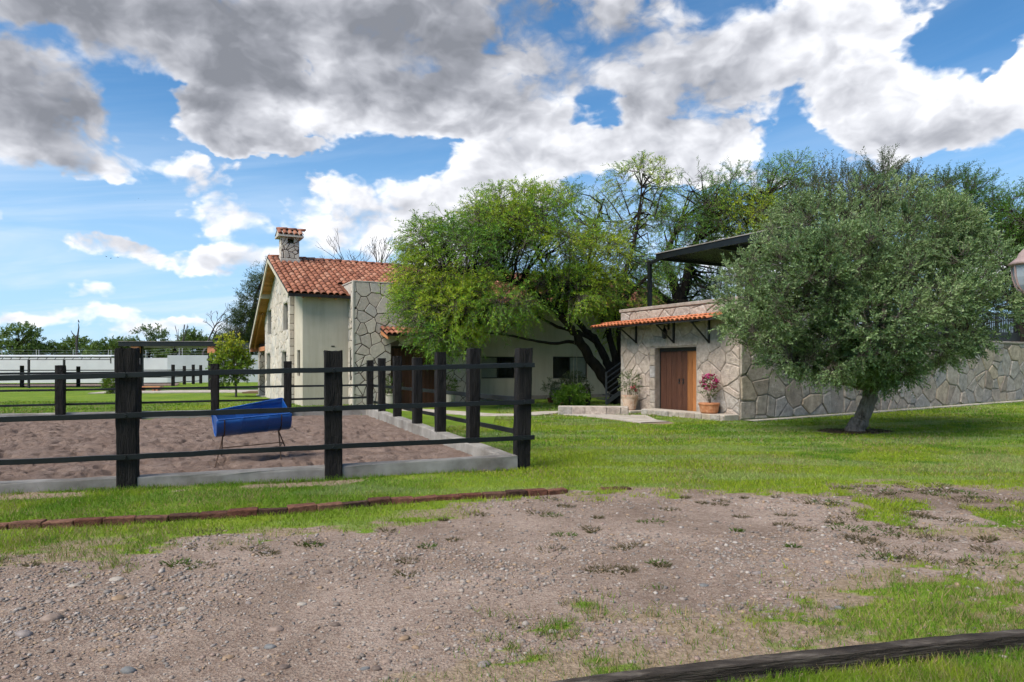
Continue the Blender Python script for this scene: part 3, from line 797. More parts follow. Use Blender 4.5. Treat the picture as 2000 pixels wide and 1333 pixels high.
# front posts, measured at their visible front faces
nf = np.array([-math.sin(AF), math.cos(AF)])
front_posts = []
for g, w, top, sd in ((FRONT[0], .225, 680, 1), (FRONT[1], .235, 685, 2), (FRONT[2], .245, 680, 3), (FRONT[2] + (-2.45, -.64), .24, 682, 4)):
    c = g + nf * .11; front_posts.append(c)
    sleeper(fence, c[0], c[1], w, .21, -.12, zat(top, g[1]) if g[0] > -5 else 1.72, AF, sd, lean=.03 if sd == 1 else 0)
# side posts
AS = math.atan2(1, -.393) - math.pi / 2
side_posts = []
for px, top, sd in ((923, 681, 11), (860, 688, 12), (815, 699, 13), (776, 696, 14), (746, 700, 15), (722, 704, 16)):
    g = side_pt(px); side_posts.append(g); sleeper(fence, g[0], g[1], .20, .21, -.1, zat(top, g[1]), AS, sd)
AB = math.atan2(.25, 1); back_posts = []
for px, top, sd in ((562, 706, 21), (420, 711, 22), (268, 712, 23), (118, 714, 24), (-60, 716, 25)):
    g = FARC + BACKD * hit(FARC, BACKD, px); back_posts.append(g); sleeper(fence, g[0], g[1], .22, .2, -.1, zat(top, g[1]), AB, sd)

def lerp_rail(name, p, q, t=.012, h=.075):
    """flat steel bar between two 3D points"""
    p, q = np.array(p, float), np.array(q, float); d = q - p; m = 10
    mb = MB(); dn = d / np.linalg.norm(d); sx = np.cross(dn, (0, 0, 1)); sx /= np.linalg.norm(sx)
    V = []
    for k in range(m + 1):
        c = p + d * k / m + np.array([0, 0, 1]) * random.uniform(-.004, .004) + sx * random.uniform(-.003, .003)
        for a, b in ((-1, -1), (1, -1), (1, 1), (-1, 1)): V.append(c + sx * a * t / 2 + np.array([0, 0, b * h / 2]))
    Fc = [(k * 4 + i, k * 4 + (i + 1) % 4, k * 4 + 4 + (i + 1) % 4, k * 4 + 4 + i) for k in range(m) for i in range(4)]
    Fc += [(3, 2, 1, 0), (m * 4, m * 4 + 1, m * 4 + 2, m * 4 + 3)]
    return mb.add(V, Fc).build(name, M['rail'], fence, bevel=.004)
def bolt(parent, p, n, r=.018):
    p = np.array(p); n = np.array(n); return MB().tube([p, p + n * .02], [r, r * .8], 8).build('bolt', M['rail'], parent)
ff = [FRONT[0] - nf * .03, FRONT[1] - nf * .03, FRONT[2] - nf * .03, FRONT[2] + np.array([-3.2, -.83]) - nf * .03]
for yl, ym, yr in ((733, 722.5, 714), (812, 798, 786), (893, 873, 856)):
    z = [zat(yr, ff[0][1]), zat(ym, ff[1][1]), zat(yl, ff[2][1])]
    dr = (ff[0] - ff[1]) / np.linalg.norm(ff[0] - ff[1])
    e0 = ff[0] + dr * .16
    lerp_rail('rail', (*e0, z[0] + .005), (*ff[1], z[1]), .03, .066)
    rl = lerp_rail('rail', (*(ff[1] - dr * .001), z[1]), (*ff[2], z[2]), .03, .066)
    lerp_rail('rail', (*ff[2], z[2]), (*ff[3], z[2] - (z[1] - z[2]) * 1.2), .03, .066)
    for i in (0, 1, 2): bolt(fence, (ff[i][0] - nf[0] * .017, ff[i][1] - nf[1] * .017, z[i]), (-nf[0], -nf[1], 0))
ns = np.array([1, .393]) / math.hypot(1, .393)
s0 = FRONT[0] + ns * .05 + (0, .15); s1 = FARC + ns * .13
for za, zb in ((1.535, 1.50), (1.01, .93), (.50, .42)):
    lerp_rail('rail', (*s0, za), (*s1, zb), .035, .075)
b0 = FARC + (.1, .14); b1 = back_posts[-1] + (-1.5, -.23)
for za, zb in ((1.42, 1.30), (.95, .82), (.56, .40)):
    lerp_rail('rail', (*b0, za), (*b1, zb), .03, .06)

# ------------------------------------------------------------------ blue half-barrel trough on an iron stand
def trough():
    L0 = at(418, 810, 10.75); L1 = at(561, 797, 11.30)
    ax = L1 - L0; Lh = np.linalg.norm(ax); ax /= Lh
    side = np.cross(ax, (0, 0, 1)); side /= np.linalg.norm(side)          # toward the camera-right
    if side[1] > 0: side = -side
    upv = np.cross(side, ax); upv = upv if upv[2] > 0 else -upv
    roll = .16                                                             # the opening leans toward the camera
    sd = side * math.cos(roll) - upv * math.sin(roll); up2 = upv * math.cos(roll) + side * math.sin(roll)
    R = .325; t = thing('feed_trough', 'blue plastic half barrel feed trough on thin rusty iron legs in the sand arena', 'trough', ((L0 + L1)[0] / 2, (L0 + L1)[1] / 2, 0))
    C0 = L0 + np.array([0, 0, -.02]) - sd * 0; n = 18; V = []; prof = [(0, .985), (.01, 1.0), (.30, 1.0), (.31, 1.012), (.33, 1.012), (.34, 1.0), (.66, 1.0), (.67, 1.012), (.69, 1.012), (.70, 1.0), (.99, 1.0), (1, .985)]
    def ring(f, r):
        return [C0 + ax * Lh * f + r * (math.cos(a) * sd - math.sin(a) * up2) for a in np.linspace(0, math.pi + .40 * f, n)]
    for f, r in prof: V += ring(f, R * r)
    m = len(prof); Fc = []
    for i in range(m - 1):
        for k in range(n - 1): Fc.append((i * n + k, i * n + k + 1, (i + 1) * n + k + 1, (i + 1) * n + k))
    mb = MB().add(V, Fc)
    o = mb.build('barrel_half', M['barrel'], t, sm=True); sm = o.modifiers.new('solid', 'SOLIDIFY'); sm.thickness = .012; sm.offset = 1
    for f, nm in ((.012, 'end_wall'), (.988, 'end_wall')):
        P = ring(f, R * .955); MB().prism(P, ax * .010 * (1 if f < .5 else -1)).build(nm, M['barrel'], t)
    # rim lip
    for a, a2 in ((0, 0), (math.pi, math.pi + .4)):
        p = C0 + R * (math.cos(a) * sd - math.sin(a) * up2); p2 = C0 + R * (math.cos(a2) * sd - math.sin(a2) * up2)
        MB().bar(p + ax * .02, p2 + ax * (Lh - .02), .03, .022, up2).build('rim', M['barrel'], t, bevel=.006)
    # legs: two crossed frames joined by long rods
    feet = [G(419.6, 911, .02), G(432, 892, .02), G(549, 898, .02), G(560, 880, .02)]
    fr = [(.10, feet[0], feet[1]), (.86, feet[2], feet[3])]
    cross = []
    for f, fa, fb in fr:
        c = C0 + ax * Lh * f; lo = c - up2 * (R + .012)
        ta = c + sd * (R + .018) * .995 + up2 * .03; tb = c - sd * (R + .018) * .995 + up2 * .03
        hoop = [c + (R + .016) * (math.cos(a) * sd - math.sin(a) * up2) for a in np.linspace(0, math.pi, 14)]
        MB().tube(hoop, .009, 6).build('hoop', M['rust_iron'], t)
        for foot, q in ((fa, -.12), (fb, .12)):
            tip = np.array([foot[0], foot[1], 0.0])
            o1 = lo + sd * (-q) * .2
            MB().tube([o1, (o1 + tip) / 2 + (0.004, 0, 0), tip], .010, 6).build('leg', M['rust_iron'], t)
        A = np.array([*fa, 0]); B = np.array([*fb, 0]); cross.append((A + (lo - A) * .45, B + (lo - B) * .45))
        MB().tube([cross[-1][0], cross[-1][1]], .008, 6).build('brace', M['rust_iron'], t)
    for i in (0, 1): MB().tube([cross[0][i], cross[1][i]], .008, 6).build('tie_rod', M['rust_iron'], t)
trough()

# ------------------------------------------------------------------ brick edging and timber edging
def brick_edge():
    base = BRICKLINE[5]
    t = thing('brick_edging', 'long curved row of mossy red bricks edging the lawn beside the gravel', 'edging', (base[0], base[1], 0))
    P = dense(BRICKLINE, 20); P = np.array(P); d = np.concatenate([[0], np.cumsum(np.linalg.norm(np.diff(P, axis=0), axis=1))])
    s = 0; i = 0
    def one(x, y, a, L, h, w, sink):
        r = np.random.default_rng(i + 100); V = []
        nx, ny = 5, 3
        ca, sa = math.cos(a), math.sin(a)
        mb = MB(); c = [(-L / 2, -w / 2), (L / 2, -w / 2), (L / 2, w / 2), (-L / 2, w / 2)]
        V = [(cx + r.uniform(-.010, .010), cy + r.uniform(-.010, .010), zz + r.uniform(-.010, .010)) for zz in (-.05, h - sink) for cx, cy in c]
        V = [(x + vx * ca - vy * sa, y + vx * sa + vy * ca, float(terrain(x, y)) + vz) for vx, vy, vz in V]
        mb.add(V, [(3, 2, 1, 0), (4, 5, 6, 7), (0, 1, 5, 4), (1, 2, 6, 5), (2, 3, 7, 6), (3, 0, 4, 7)])
        mb.build('brick', M['brick'], t, bevel=.009)
    while s < d[-1] - .2:
        L = .265 + random.uniform(-.02, .025); sm = s + L / 2
        x, y = np.interp(sm, d, P[:, 0]), np.interp(sm, d, P[:, 1]); x2, y2 = np.interp(sm + .05, d, P[:, 0]), np.interp(sm + .05, d, P[:, 1])
        one(x, y, math.atan2(y2 - y, x2 - x) + random.uniform(-.03, .03), L - .003, .058 + random.uniform(-.012, .012), .12, .0 if s < d[-1] - .6 else .02)
        s += L + .004; i += 1
    for px in (1188, 1215): 
        g = G(px, 955.5); one(g[0], g[1], .25, .2, .05, .12, .03); i += 1
brick_edge()
def timber_edge():
    base = TIMBER[2]; P = np.array(dense(TIMBER, 10)); mb = MB(); V = []; r = np.random.default_rng(3)
    n = len(P); ring = [(-.5, 0), (-.5, .5), (-.47, .94), (-.40, 1.0), (-.1, 1.01), (.2, 1.0), (.42, .99), (.5, .9), (.5, 0)]
    for i in range(n):
        d = P[min(i + 1, n - 1)] - P[max(i - 1, 0)]; d /= np.linalg.norm(d); nn = np.array([-d[1], d[0]])
        for a, b in ring:
            q = P[i] + nn * (a * .085 + .04 + r.uniform(-.003, .003)); V.append((q[0], q[1], -.06 if b == 0 else b * .086 + r.uniform(-.003, .003)))
    m = len(ring); Fc = [(i * m + k, (i + 1) * m + k, (i + 1) * m + k + 1, i * m + k + 1) for i in range(n - 1) for k in range(m - 1)]
    Fc += [tuple(range(m)), tuple((n - 1) * m + k for k in range(m))[::-1]]
    o = mb.add(V, Fc).build('timber_edging', M['timber'], base=(base[0], base[1], 0))
    tag(o, 'low weathered dark timber board edging the near corner of grass', 'edging')
timber_edge()

# ------------------------------------------------------------------ irregular stone facing
def clip(poly, nx, ny, c):
    """keep the side nx*x+ny*y <= c"""
    out = []; n = len(poly)
    for i in range(n):
        p, q = poly[i], poly[(i + 1) % n]; dp = nx * p[0] + ny * p[1] - c; dq = nx * q[0] + ny * q[1] - c
        if dp <= 0: out.append(p)
        if (dp < 0) != (dq < 0) and dp != dq:
            t = dp / (dp - dq); out.append((p[0] + (q[0] - p[0]) * t, p[1] + (q[1] - p[1]) * t))
    return out
def area(p): return .5 * sum(p[i][0] * p[(i + 1) % len(p)][1] - p[(i + 1) % len(p)][0] * p[i][1] for i in range(len(p)))
def stones2d(w, h, size, gap, seed, aspect=1.0, openings=(), top=None, jit=.36):
    """crazy-paving cells filling w x h; openings are (x0,x1,z0,z1); top is an optional list of half planes"""
    r = random.Random(seed); nx = max(1, round(w / size)); nz = max(1, round(h / size / aspect)); S = []
    for i in range(-1, nx + 1):
        for j in range(-1, nz + 1):
            S.append(((i + .5 + r.uniform(-jit, jit) + (.25 if j % 2 else -.25)) * w / nx, (j + .5 + r.uniform(-jit, jit)) * h / nz))
    S = [s for s in S if r.random() > .16]
    S += [(s[0] + r.choice((-1, 1)) * r.uniform(.22, .38) * size, s[1] + r.choice((-1, 1)) * r.uniform(.15, .38) * size * aspect) for s in S if r.random() < .22]
    out = []
    for s in S:
        poly = [(0.01, 0.01), (w - .01, 0.01), (w - .01, h - .01), (0.01, h - .01)]
        g = gap * r.uniform(.7, 1.5)
        near = sorted(S, key=lambda q: (q[0] - s[0]) ** 2 + (q[1] - s[1]) ** 2)[1:22]
        for q in near:
            dx, dy = q[0] - s[0], q[1] - s[1]; L = math.hypot(dx, dy); nx_, ny_ = dx / L, dy / L
            poly = clip(poly, nx_, ny_, nx_ * (s[0] + dx / 2) + ny_ * (s[1] + dy / 2) - g / 2)
            if len(poly) < 3: break
        if len(poly) < 3: continue
        for hp in (top or ()): poly = clip(poly, *hp) if len(poly) >= 3 else poly
        for (x0, x1, z0, z1) in openings:
            if len(poly) < 3: break
            xs = [p[0] for p in poly]; zs = [p[1] for p in poly]
            if max(xs) <= x0 or min(xs) >= x1 or max(zs) <= z0 or min(zs) >= z1: continue
            best = max((clip(poly, 1, 0, x0), clip(poly, -1, 0, -x1), clip(poly, 0, 1, z0), clip(poly, 0, -1, -z1)), key=lambda p: abs(area(p)) if len(p) > 2 else 0)
            poly = best
        if len(poly) < 3 or abs(area(poly)) < .008: continue
        # drop the sharp corners
        n = len(poly); q = []
        for i in range(n):
            a, b, c = poly[i - 1], poly[i], poly[(i + 1) % n]
            e = r.uniform(.02, .09)
            q.append((b[0] + (a[0] - b[0]) * e, b[1] + (a[1] - b[1]) * e)); q.append((b[0] + (c[0] - b[0]) * e, b[1] + (c[1] - b[1]) * e))
        m = len(q); ring = []
        for i in range(m):
            a, b = q[i], q[(i + 1) % m]; ring.append(a)
            if i % 2: ring.append(((a[0] + b[0]) / 2 + r.uniform(-.010, .010), (a[1] + b[1]) / 2 + r.uniform(-.010, .010)))
        out.append([(x + r.uniform(-.005, .005), y + r.uniform(-.005, .005)) for x, y in ring])
    return out
def lay_stones(polys, O, ex, ez, nrm, mat, parent, thick=.03, joined=False, seed=0, bev=.018):
    r = random.Random(seed); O, ex, ez, nrm = [np.array(q, float) for q in (O, ex, ez, nrm)]; whole = MB()
    for poly in polys:
        mb = whole if joined else MB(); n = len(poly); t = thick * r.uniform(.6, 1.4); tl = r.uniform(-.5, .5) * thick; 
        cx = sum(p[0] for p in poly) / n; cy = sum(p[1] for p in poly) / n
        sz = max(.08, math.sqrt(abs(area(poly)))); f = 1 - bev / sz * 1.6
        P = lambda x, y, d: O + ex * x + ez * y + nrm * d
        V = [P(x, y, -.015) for x, y in poly] + [P(x, y, t * .55) for x, y in poly] + \
            [P(cx + (x - cx) * f, cy + (y - cy) * f, t + tl * (x - cx) / sz * .5) for x, y in poly]
        Fc = [(i, (i + 1) % n, n + (i + 1) % n, n + i) for i in range(n)] + [(n + i, n + (i + 1) % n, 2 * n + (i + 1) % n, 2 * n + i) for i in range(n)] + [tuple(range(2 * n, 3 * n))]
        if np.dot(np.cross(ex, ez), nrm) * area(poly) < 0: Fc = [g[::-1] for g in Fc]
        mb.add(V, Fc)
        if not joined: mb.build('stone', mat, parent)
    if joined: return whole.build('stone_facing', mat, parent, kind='stuff')

def panel(O, ex, L, ez, H, n, th, opens, name, mat, parent):
    """wall panel with real openings: front face at O, thickness th away from the normal n"""
    O, ex, ez, n = [np.array(q, float) for q in (O, ex, ez, n)]
    xs = sorted({0, L, *[o[0] for o in opens], *[o[1] for o in opens]}); zs = sorted({0, H, *[o[2] for o in opens], *[o[3] for o in opens]})
    mb = MB(); P = lambda x, z, d: O + ex * x + ez * z - n * d
    flip = np.dot(np.cross(ex, ez), n) < 0
    def quad(a, b, c, d, fl=False):
        mb.add([a, b, c, d], [(0, 1, 2, 3) if (flip == fl) else (3, 2, 1, 0)])
    for i in range(len(xs) - 1):
        for j in range(len(zs) - 1):
            cx, cz = (xs[i] + xs[i + 1]) / 2, (zs[j] + zs[j + 1]) / 2
            if any(o[0] < cx < o[1] and o[2] < cz < o[3] for o in opens): continue
            quad(P(xs[i], zs[j], 0), P(xs[i + 1], zs[j], 0), P(xs[i + 1], zs[j + 1], 0), P(xs[i], zs[j + 1], 0))
            quad(P(xs[i], zs[j], th), P(xs[i], zs[j + 1], th), P(xs[i + 1], zs[j + 1], th), P(xs[i + 1], zs[j], th))
    for (x0, x1, z0, z1) in opens:
        for (a, b) in (((x0, z0), (x1, z0)), ((x1, z0), (x1, z1)), ((x1, z1), (x0, z1)), ((x0, z1), (x0, z0))):
            quad(P(*a, 0), P(*b, 0), P(*b, th), P(*a, th), True)
    for (a, b) in (((0, 0), (L, 0)), ((L, 0), (L, H)), ((L, H), (0, H)), ((0, H), (0, 0))):
        quad(P(*a, 0), P(*a, th), P(*b, th), P(*b, 0), True)
    return mb.build(name, mat, parent)
def window(O, ex, ez, n, x0, x1, z0, z1, parent, depth=.10, split=1, blind=None, fw=.045):
    """frame set back in an opening, glass behind, optional blind behind one of the panes"""
    O, ex, ez, n = [np.array(q, float) for q in (O, ex, ez, n)]
    mb = MB(); P = lambda x, z, d: O + ex * x + ez * z - n * d
    for (a0, a1, b0, b1) in ((x0, x1, z0, z0 + fw), (x0, x1, z1 - fw, z1), (x0, x0 + fw, z0 + fw, z1 - fw), (x1 - fw, x1, z0 + fw, z1 - fw)):
        mb.block(P(a0, b0, depth + .05), ex * (a1 - a0), ez * (b1 - b0), n * .05)
    for k in range(1, split):
        c = x0 + (x1 - x0) * k / split; mb.block(P(c - fw * .6, z0 + fw, depth + .05), ex * fw * 1.2, ez * (z1 - z0 - 2 * fw), n * .046)
    w = mb.build('window', M['frame'], parent)
    for k in range(split):
        a = x0 + (x1 - x0) * k / split + fw * .6; b = x0 + (x1 - x0) * (k + 1) / split - fw * .6
        MB().block(P(a, z0 + fw * .5, depth + .04), ex * (b - a), ez * (z1 - z0 - fw), n * .008).build('pane', M['blind'] if blind == k else M['glass'], w)
    return w

# ------------------------------------------------------------------ barrel tiles
def tile_mesh(name, w, L, mat, seg=7):
    """half-round tile, axis along -y (down slope), origin at its upper end"""
    V = []; Fc = []; t = .016
    for (yy, sc, zz) in ((0, .82, 0.0), (-L, 1.0, .012)):
        for rr in (0, t):
            for k in range(seg + 1):
                a = math.pi * k / seg
                V.append((-(w / 2 * sc - rr) * math.cos(a), yy, zz + (w * .40 * sc - rr) * math.sin(a)))
    m = seg + 1
    for k in range(seg):
        Fc.append((k, k + 1, 2 * m + k + 1, 2 * m + k)); Fc.append((m + k + 1, m + k, 3 * m + k, 3 * m + k + 1))
        Fc.append((2 * m + k, 2 * m + k + 1, 3 * m + k + 1, 3 * m + k)); Fc.append((k + 1, k, m + k, m + k + 1))
    me = bpy.data.meshes.new(name); me.from_pydata(V, [], [f[::-1] for f in Fc]); me.update(); smooth(me); me.materials.append(mat)
    return me, np.array(V), Fc
def frame_matrix(p, ex, ey, ez, off):
    p = np.array(p) - off
    return Matrix(((ex[0], ey[0], ez[0], p[0]), (ex[1], ey[1], ez[1], p[1]), (ex[2], ey[2], ez[2], p[2]), (0, 0, 0, 1)))
def put_tile(me, p, ex, ey, ez, parent, jit=.012):
    """ex: across, ey: up the slope, ez: out of the slope"""
    a = random.uniform(-jit, jit) * 2.0; ex2 = ex * math.cos(a) + ey * math.sin(a); ey2 = ey * math.cos(a) - ex * math.sin(a)
    o = bpy.data.objects.new('tile', me); COL.objects.link(o); o.parent = parent
    o.matrix_local = frame_matrix(np.array(p) + ez * random.uniform(0, .008), ex2, ey2, ez, root_loc(parent)); return o

# ------------------------------------------------------------------ the house
A0 = G(690, 793)
uu = np.array([.88524, .46513]); vv = np.array([-.46513, .88524])
U3 = np.array([*uu, 0]); V3 = np.array([*vv, 0]); Z3 = np.array([0, 0, 1.0])
def HP(a, b, z): q = A0 + uu * a + vv * b; return np.array([q[0], q[1], z])
def h_a(b, px): P = A0 + vv * b; return hit(P, uu, px)            # position along the front for a photo column
def h_b(a, px): P = A0 + uu * a; return hit(P, vv, px)
def h_z(a, b, py): return zat(py, HP(a, b, 0)[1])
house = thing('house', 'cream country house with stone gable, stone entrance block and red tiled roof', 'house', HP(0, 2, 0))
aC, bC = -1.79, .71; aE, bE = -1.93, 2.56; bGable = bE + 7.1
aQ, bQ, zQ = -2.38, .31, 4.37; bR, zR = 5.61, 6.47; bRear, zRear = 12.2, 2.66
aEnd = 18.0
sl = (zR - zQ) / (bR - bQ); slr = (zR - zRear) / (bRear - bR)
def roof_z(b): return zQ + (b - bQ) * sl if b < bR else zR - (b - bR) * slr

# entrance block faced with crazy-paved stone
bw, bh, bd = 5.06, 4.85, 1.7
d0, d1 = h_a(0, 764), h_a(0, 858); dz = 2.36
panel(HP(0, 0, -.1), U3, bw, Z3, bh + .1, -V3, .35, [(d0, d1, .1, dz + .1)], 'entrance_wall', M['mortar_dark'], house)
MB().block(HP(0, .35, -.1), U3 * .3, V3 * (bd - .35), Z3 * (bh + .1)).block(HP(bw - .3, .35, -.1), U3 * .3, V3 * (bd - .35), Z3 * (bh + .1)).block(HP(.3, bd - .2, 2.6), U3 * (bw - .6), V3 * .2, Z3 * (bh - 2.6)).build('block_side_wall', M['mortar_pale'], house)
MB().block(HP(-.03, -.03, bh), U3 * (bw + .06), V3 * (bd + .06), Z3 * .05).build('coping', M['mortar_pale'], house, bevel=.01)
lay_stones(stones2d(bw, bh, .43, .03, 11, .95, [(d0 - .02, d1 + .02, -1, dz + .02)]), HP(0, 0, 0), U3, Z3, -V3, M['stone_house'], house, .02, seed=1, bev=.010)
sideo = (h_b(0, 686.2) if False else .28, .42, 1.02, 2.2)
lay_stones(stones2d(.71, bh, .30, .03, 12, 1.2, [(.22, .48, .95, 2.25)]), HP(0, 0, 0), V3, Z3, -U3, M['stone_house'], house, .022, seed=2)
MB().block(HP(-.012, .25, 1.0), V3 * .2, U3 * .02, Z3 * 1.2).build('slit_window', M['glass'], house)
MB().block(HP(-.04, -.038, -.05), U3 * .085, V3 * .085, Z3 * (bh + .05)).build('corner_strip', M['mortar_pale'], house, bevel=.012)
# entry door: two leaves of planks deep in the opening
door = MB().block(HP(d0, .33, 0), U3 * (d1 - d0), V3 * .05, Z3 * dz).build('door', M['wood_door'], house)
npl = 12
for k in range(npl):
    x0 = d0 + .06 + (d1 - d0 - .12) * k / npl; wd = (d1 - d0 - .12) / npl
    MB().block(HP(x0 + .004, .29, .02), U3 * (wd - .008), V3 * .038, Z3 * (dz - .10)).build('plank', M['wood_brown'], door, bevel=.004)
MB().block(HP((d0 + d1) / 2 - .06, .25, 1.0), U3 * .02, V3 * .03, Z3 * .35).block(HP((d0 + d1) / 2 + .04, .25, 1.0), U3 * .02, V3 * .03, Z3 * .35).build('door_handle', M['iron'], door)
MB().block(HP(d0 - .01, .24, dz - .09), U3 * (d1 - d0 + .02), V3 * .09, Z3 * .09).block(HP(d0, .24, 0), U3 * .06, V3 * .09, Z3 * (dz - .09)).block(HP(d1 - .06, .24, 0), U3 * .06, V3 * .09, Z3 * (dz - .09)).build('door_frame', M['fascia'], house)
# tiled canopy over the entry
ca0 = h_a(0, 742); ca1 = ca0 + 3.1; cz1 = 3.12; cp = .95; cz0 = 2.82
can = MB().prism([HP(ca0, 0, cz1 - .05), HP(ca0, -cp, cz0 - .05), HP(ca0, -cp, cz0 - .10), HP(ca0, 0, cz1 - .10)], U3 * (ca1 - ca0)).build('canopy', M['fascia'], house)
for x in (ca0 + .03, ca1 - .10): MB().prism([HP(x, 0, cz1 - .10), HP(x, -cp + .04, cz0 - .10), HP(x, -cp + .04, cz0 - .23), HP(x, 0, cz1 - .30)], U3 * .07).build('beam', M['wood_beam'], can)
for x in (ca0 + 1.0, ca0 + 2.05): MB().bar(HP(x, -.0, cz1 - .22), HP(x, -cp + .1, cz0 - .16), .09, .12).build('beam', M['wood_beam'], can)
cdir = HP(0, 0, cz1) - HP(0, -cp, cz0); cl = np.linalg.norm(cdir); cdir /= cl; cn = np.cross(U3, cdir); cn = cn if cn[2] > 0 else -cn
tm, tmV, tmF = tile_mesh('small_barrel_tile', .20, .52, M['tile'])
nt_ = int((ca1 - ca0) / .205)
for k in range(nt_):
    for j, s in enumerate((cl + .02, .52)):
        put_tile(tm, HP(ca0 + .1 + k * .205, -cp, cz0 - .045) + cdir * s + cn * (.0 if j else .014), U3, cdir, cn, can)

# plastered recess, white return wall
eave_top = 4.42
panel(HP(aC + .251, bC, -.1), U3, -aC - .251, Z3, eave_top + .1, -V3, .25, [], 'wall', M['plaster'], house)
MB().block(HP(h_a(bC, 647), bC - .012, h_z(aC, bC, 677)), U3 * .13, V3 * .03, Z3 * .045).build('wall_light', M['iron'], house)
w0, w1 = h_b(aC, 586) - bC, h_b(aC, 580.5) - bC; L = bE - bC
wz0, wz1 = h_z(aC, bC + w0, 735), h_z(aC, bC + w0, 684)
# the return wall has a sloping top under the roof
panel(HP(aC, bC + L, -.1), -V3, L, Z3, eave_top + .1, -U3, .25, [(L - max(w0, w1), L - min(w0, w1), wz0 + .1, wz1 + .1)], 'wall', M['plaster'], house)
window(HP(aC, bC + L, 0), -V3, Z3, -U3, L - max(w0, w1), L - min(w0, w1), wz0, wz1, house, .08)
MB().prism([HP(aC, bC, eave_top), HP(aC, bE, eave_top), HP(aC, bE, roof_z(bE) - .14), HP(aC, bC + .02, roof_z(bC) - .12)], U3 * .24).build('wall', M['plaster'], house)
# gable wall
gL = bGable - bE; gop = []
for (pl, pr, yt, yb) in ((523.5, 530.5, 606.6, 653.5), (553.5, 562.5, 592, 645), (521.2, 528.5, 691, 757), (550.5, 560, 687, 758)):
    s1, s0 = h_b(aE, pl) - bE, h_b(aE, pr) - bE; bm = bE + (s0 + s1) / 2
    gop.append((gL - s1, gL - s0, h_z(aE, bm, yb), h_z(aE, bm, yt)))
gh = 5.0
panel(HP(aE, bGable, -.1), -V3, gL, Z3, gh + .1, -U3, .35, [(a, b, c + .1, d + .1) for a, b, c, d in gop if d < gh], 'gable_wall', M['mortar_pale'], house)
gtop = [HP(aE, bE, gh), HP(aE, bE, roof_z(bE) - .14), HP(aE, bR, zR - .16), HP(aE, bGable, max(gh + .01, roof_z(bGable) - .16)), HP(aE, bGable, gh)]
MB().prism(gtop, U3 * .35).build('gable_wall', M['mortar_pale'], house)
for o in gop: window(HP(aE, bGable, 0), -V3, Z3, -U3, *o, house, .14)
xr = gL - (bR - bE); ztop = zR - .2
hp = [(-slr, 1, roof_z(bGable) - .2), (sl, 1, ztop + sl * xr)]
lay_stones(stones2d(gL, 6.3, .36, .018, 13, .9, [(a - .03, b + .03, c - .03, d + .03) for a, b, c, d in gop], top=hp), HP(aE, bGable, 0), -V3, Z3, -U3, M['stone_house'], house, .022, joined=True, seed=3)
# quoin pier at the near end of the gable
qz = 0.0; k = 0
MB().block(HP(aE - .03, bE - .06, -.1), U3 * .17, V3 * .06, Z3 * 4.9).build('quoin_pier', M['mortar_dark'], house)
while qz < 4.6:
    hh = random.uniform(.25, .42); MB().block(HP(aE - .042, bE - .085, qz + .012), U3 * .17, V3 * .07, Z3 * (hh - .024)).build('stone', M['stone_house'], house, bevel=.012); qz += hh
# wing wall with two sliding windows
bW = 1.55; aW1 = 17.6
wo = []
for l, r_ in ((940, 1006), (1080, 1148)):
    a0_, a1_ = h_a(bW, l), h_a(bW, r_); wo.append((a0_ - bw + .3, a1_ - bw + .3, h_z((a0_ + a1_) / 2, bW, 739.5), h_z((a0_ + a1_) / 2, bW, 697)))
panel(HP(bw - .3, bW, -.1), U3, aW1 - bw + .3, Z3, 4.75, -V3, .25, [(a, b, c + .1, d + .1) for a, b, c, d in wo], 'wall', M['plaster'], house)
window(HP(bw - .3, bW, 0), U3, Z3, -V3, *wo[0], house, .09, 2, 0)
window(HP(bw - .3, bW, 0), U3, Z3, -V3, *wo[1], house, .09, 2, 1)
MB().block(HP(bw + .02, bW - .05, -.1), U3 * (aW1 - bw), V3 * .049, Z3 * .28).build('plinth', M['mortar_shed'], house, bevel=.01)
MB().block(HP(aW1 - .25, bW + .25, -.1), U3 * .25, V3 * 8, Z3 * 4.6).block(HP(aE + .35, bGable - .25, -.1), U3 * (aW1 - aE - .35), V3 * .25, Z3 * 4.2).build('rear_wall', M['plaster'], house)
# porch column behind the gable, stone faced
cb0 = 2.56 + 10.2 - .55; ca = aE - .02
cb = h_b(ca, 506) ; cb = min(max(cb, bGable + 1.2), bRear - .35)
MB().block(HP(ca, cb - .25, -.1), U3 * .5, V3 * .5, Z3 * (roof_z(cb) - .05)).build('porch_column', M['mortar_dark'], house)
lay_stones(stones2d(.5, roof_z(cb) - .3, .26, .025, 15), HP(ca, cb + .25, 0), -V3, Z3, -U3, M['stone_house'], house, .02, joined=True, seed=5)
lay_stones(stones2d(.5, roof_z(cb) - .3, .26, .025, 16), HP(ca, cb - .25, 0), U3, Z3, -V3, M['stone_house'], house, .02, joined=True, seed=6)
MB().block(HP(ca - .1, bGable, -.1), U3 * 1.2, V3 * (cb + .4 - bGable), Z3 * .16).build('porch_slab', M['concrete_path'], house)

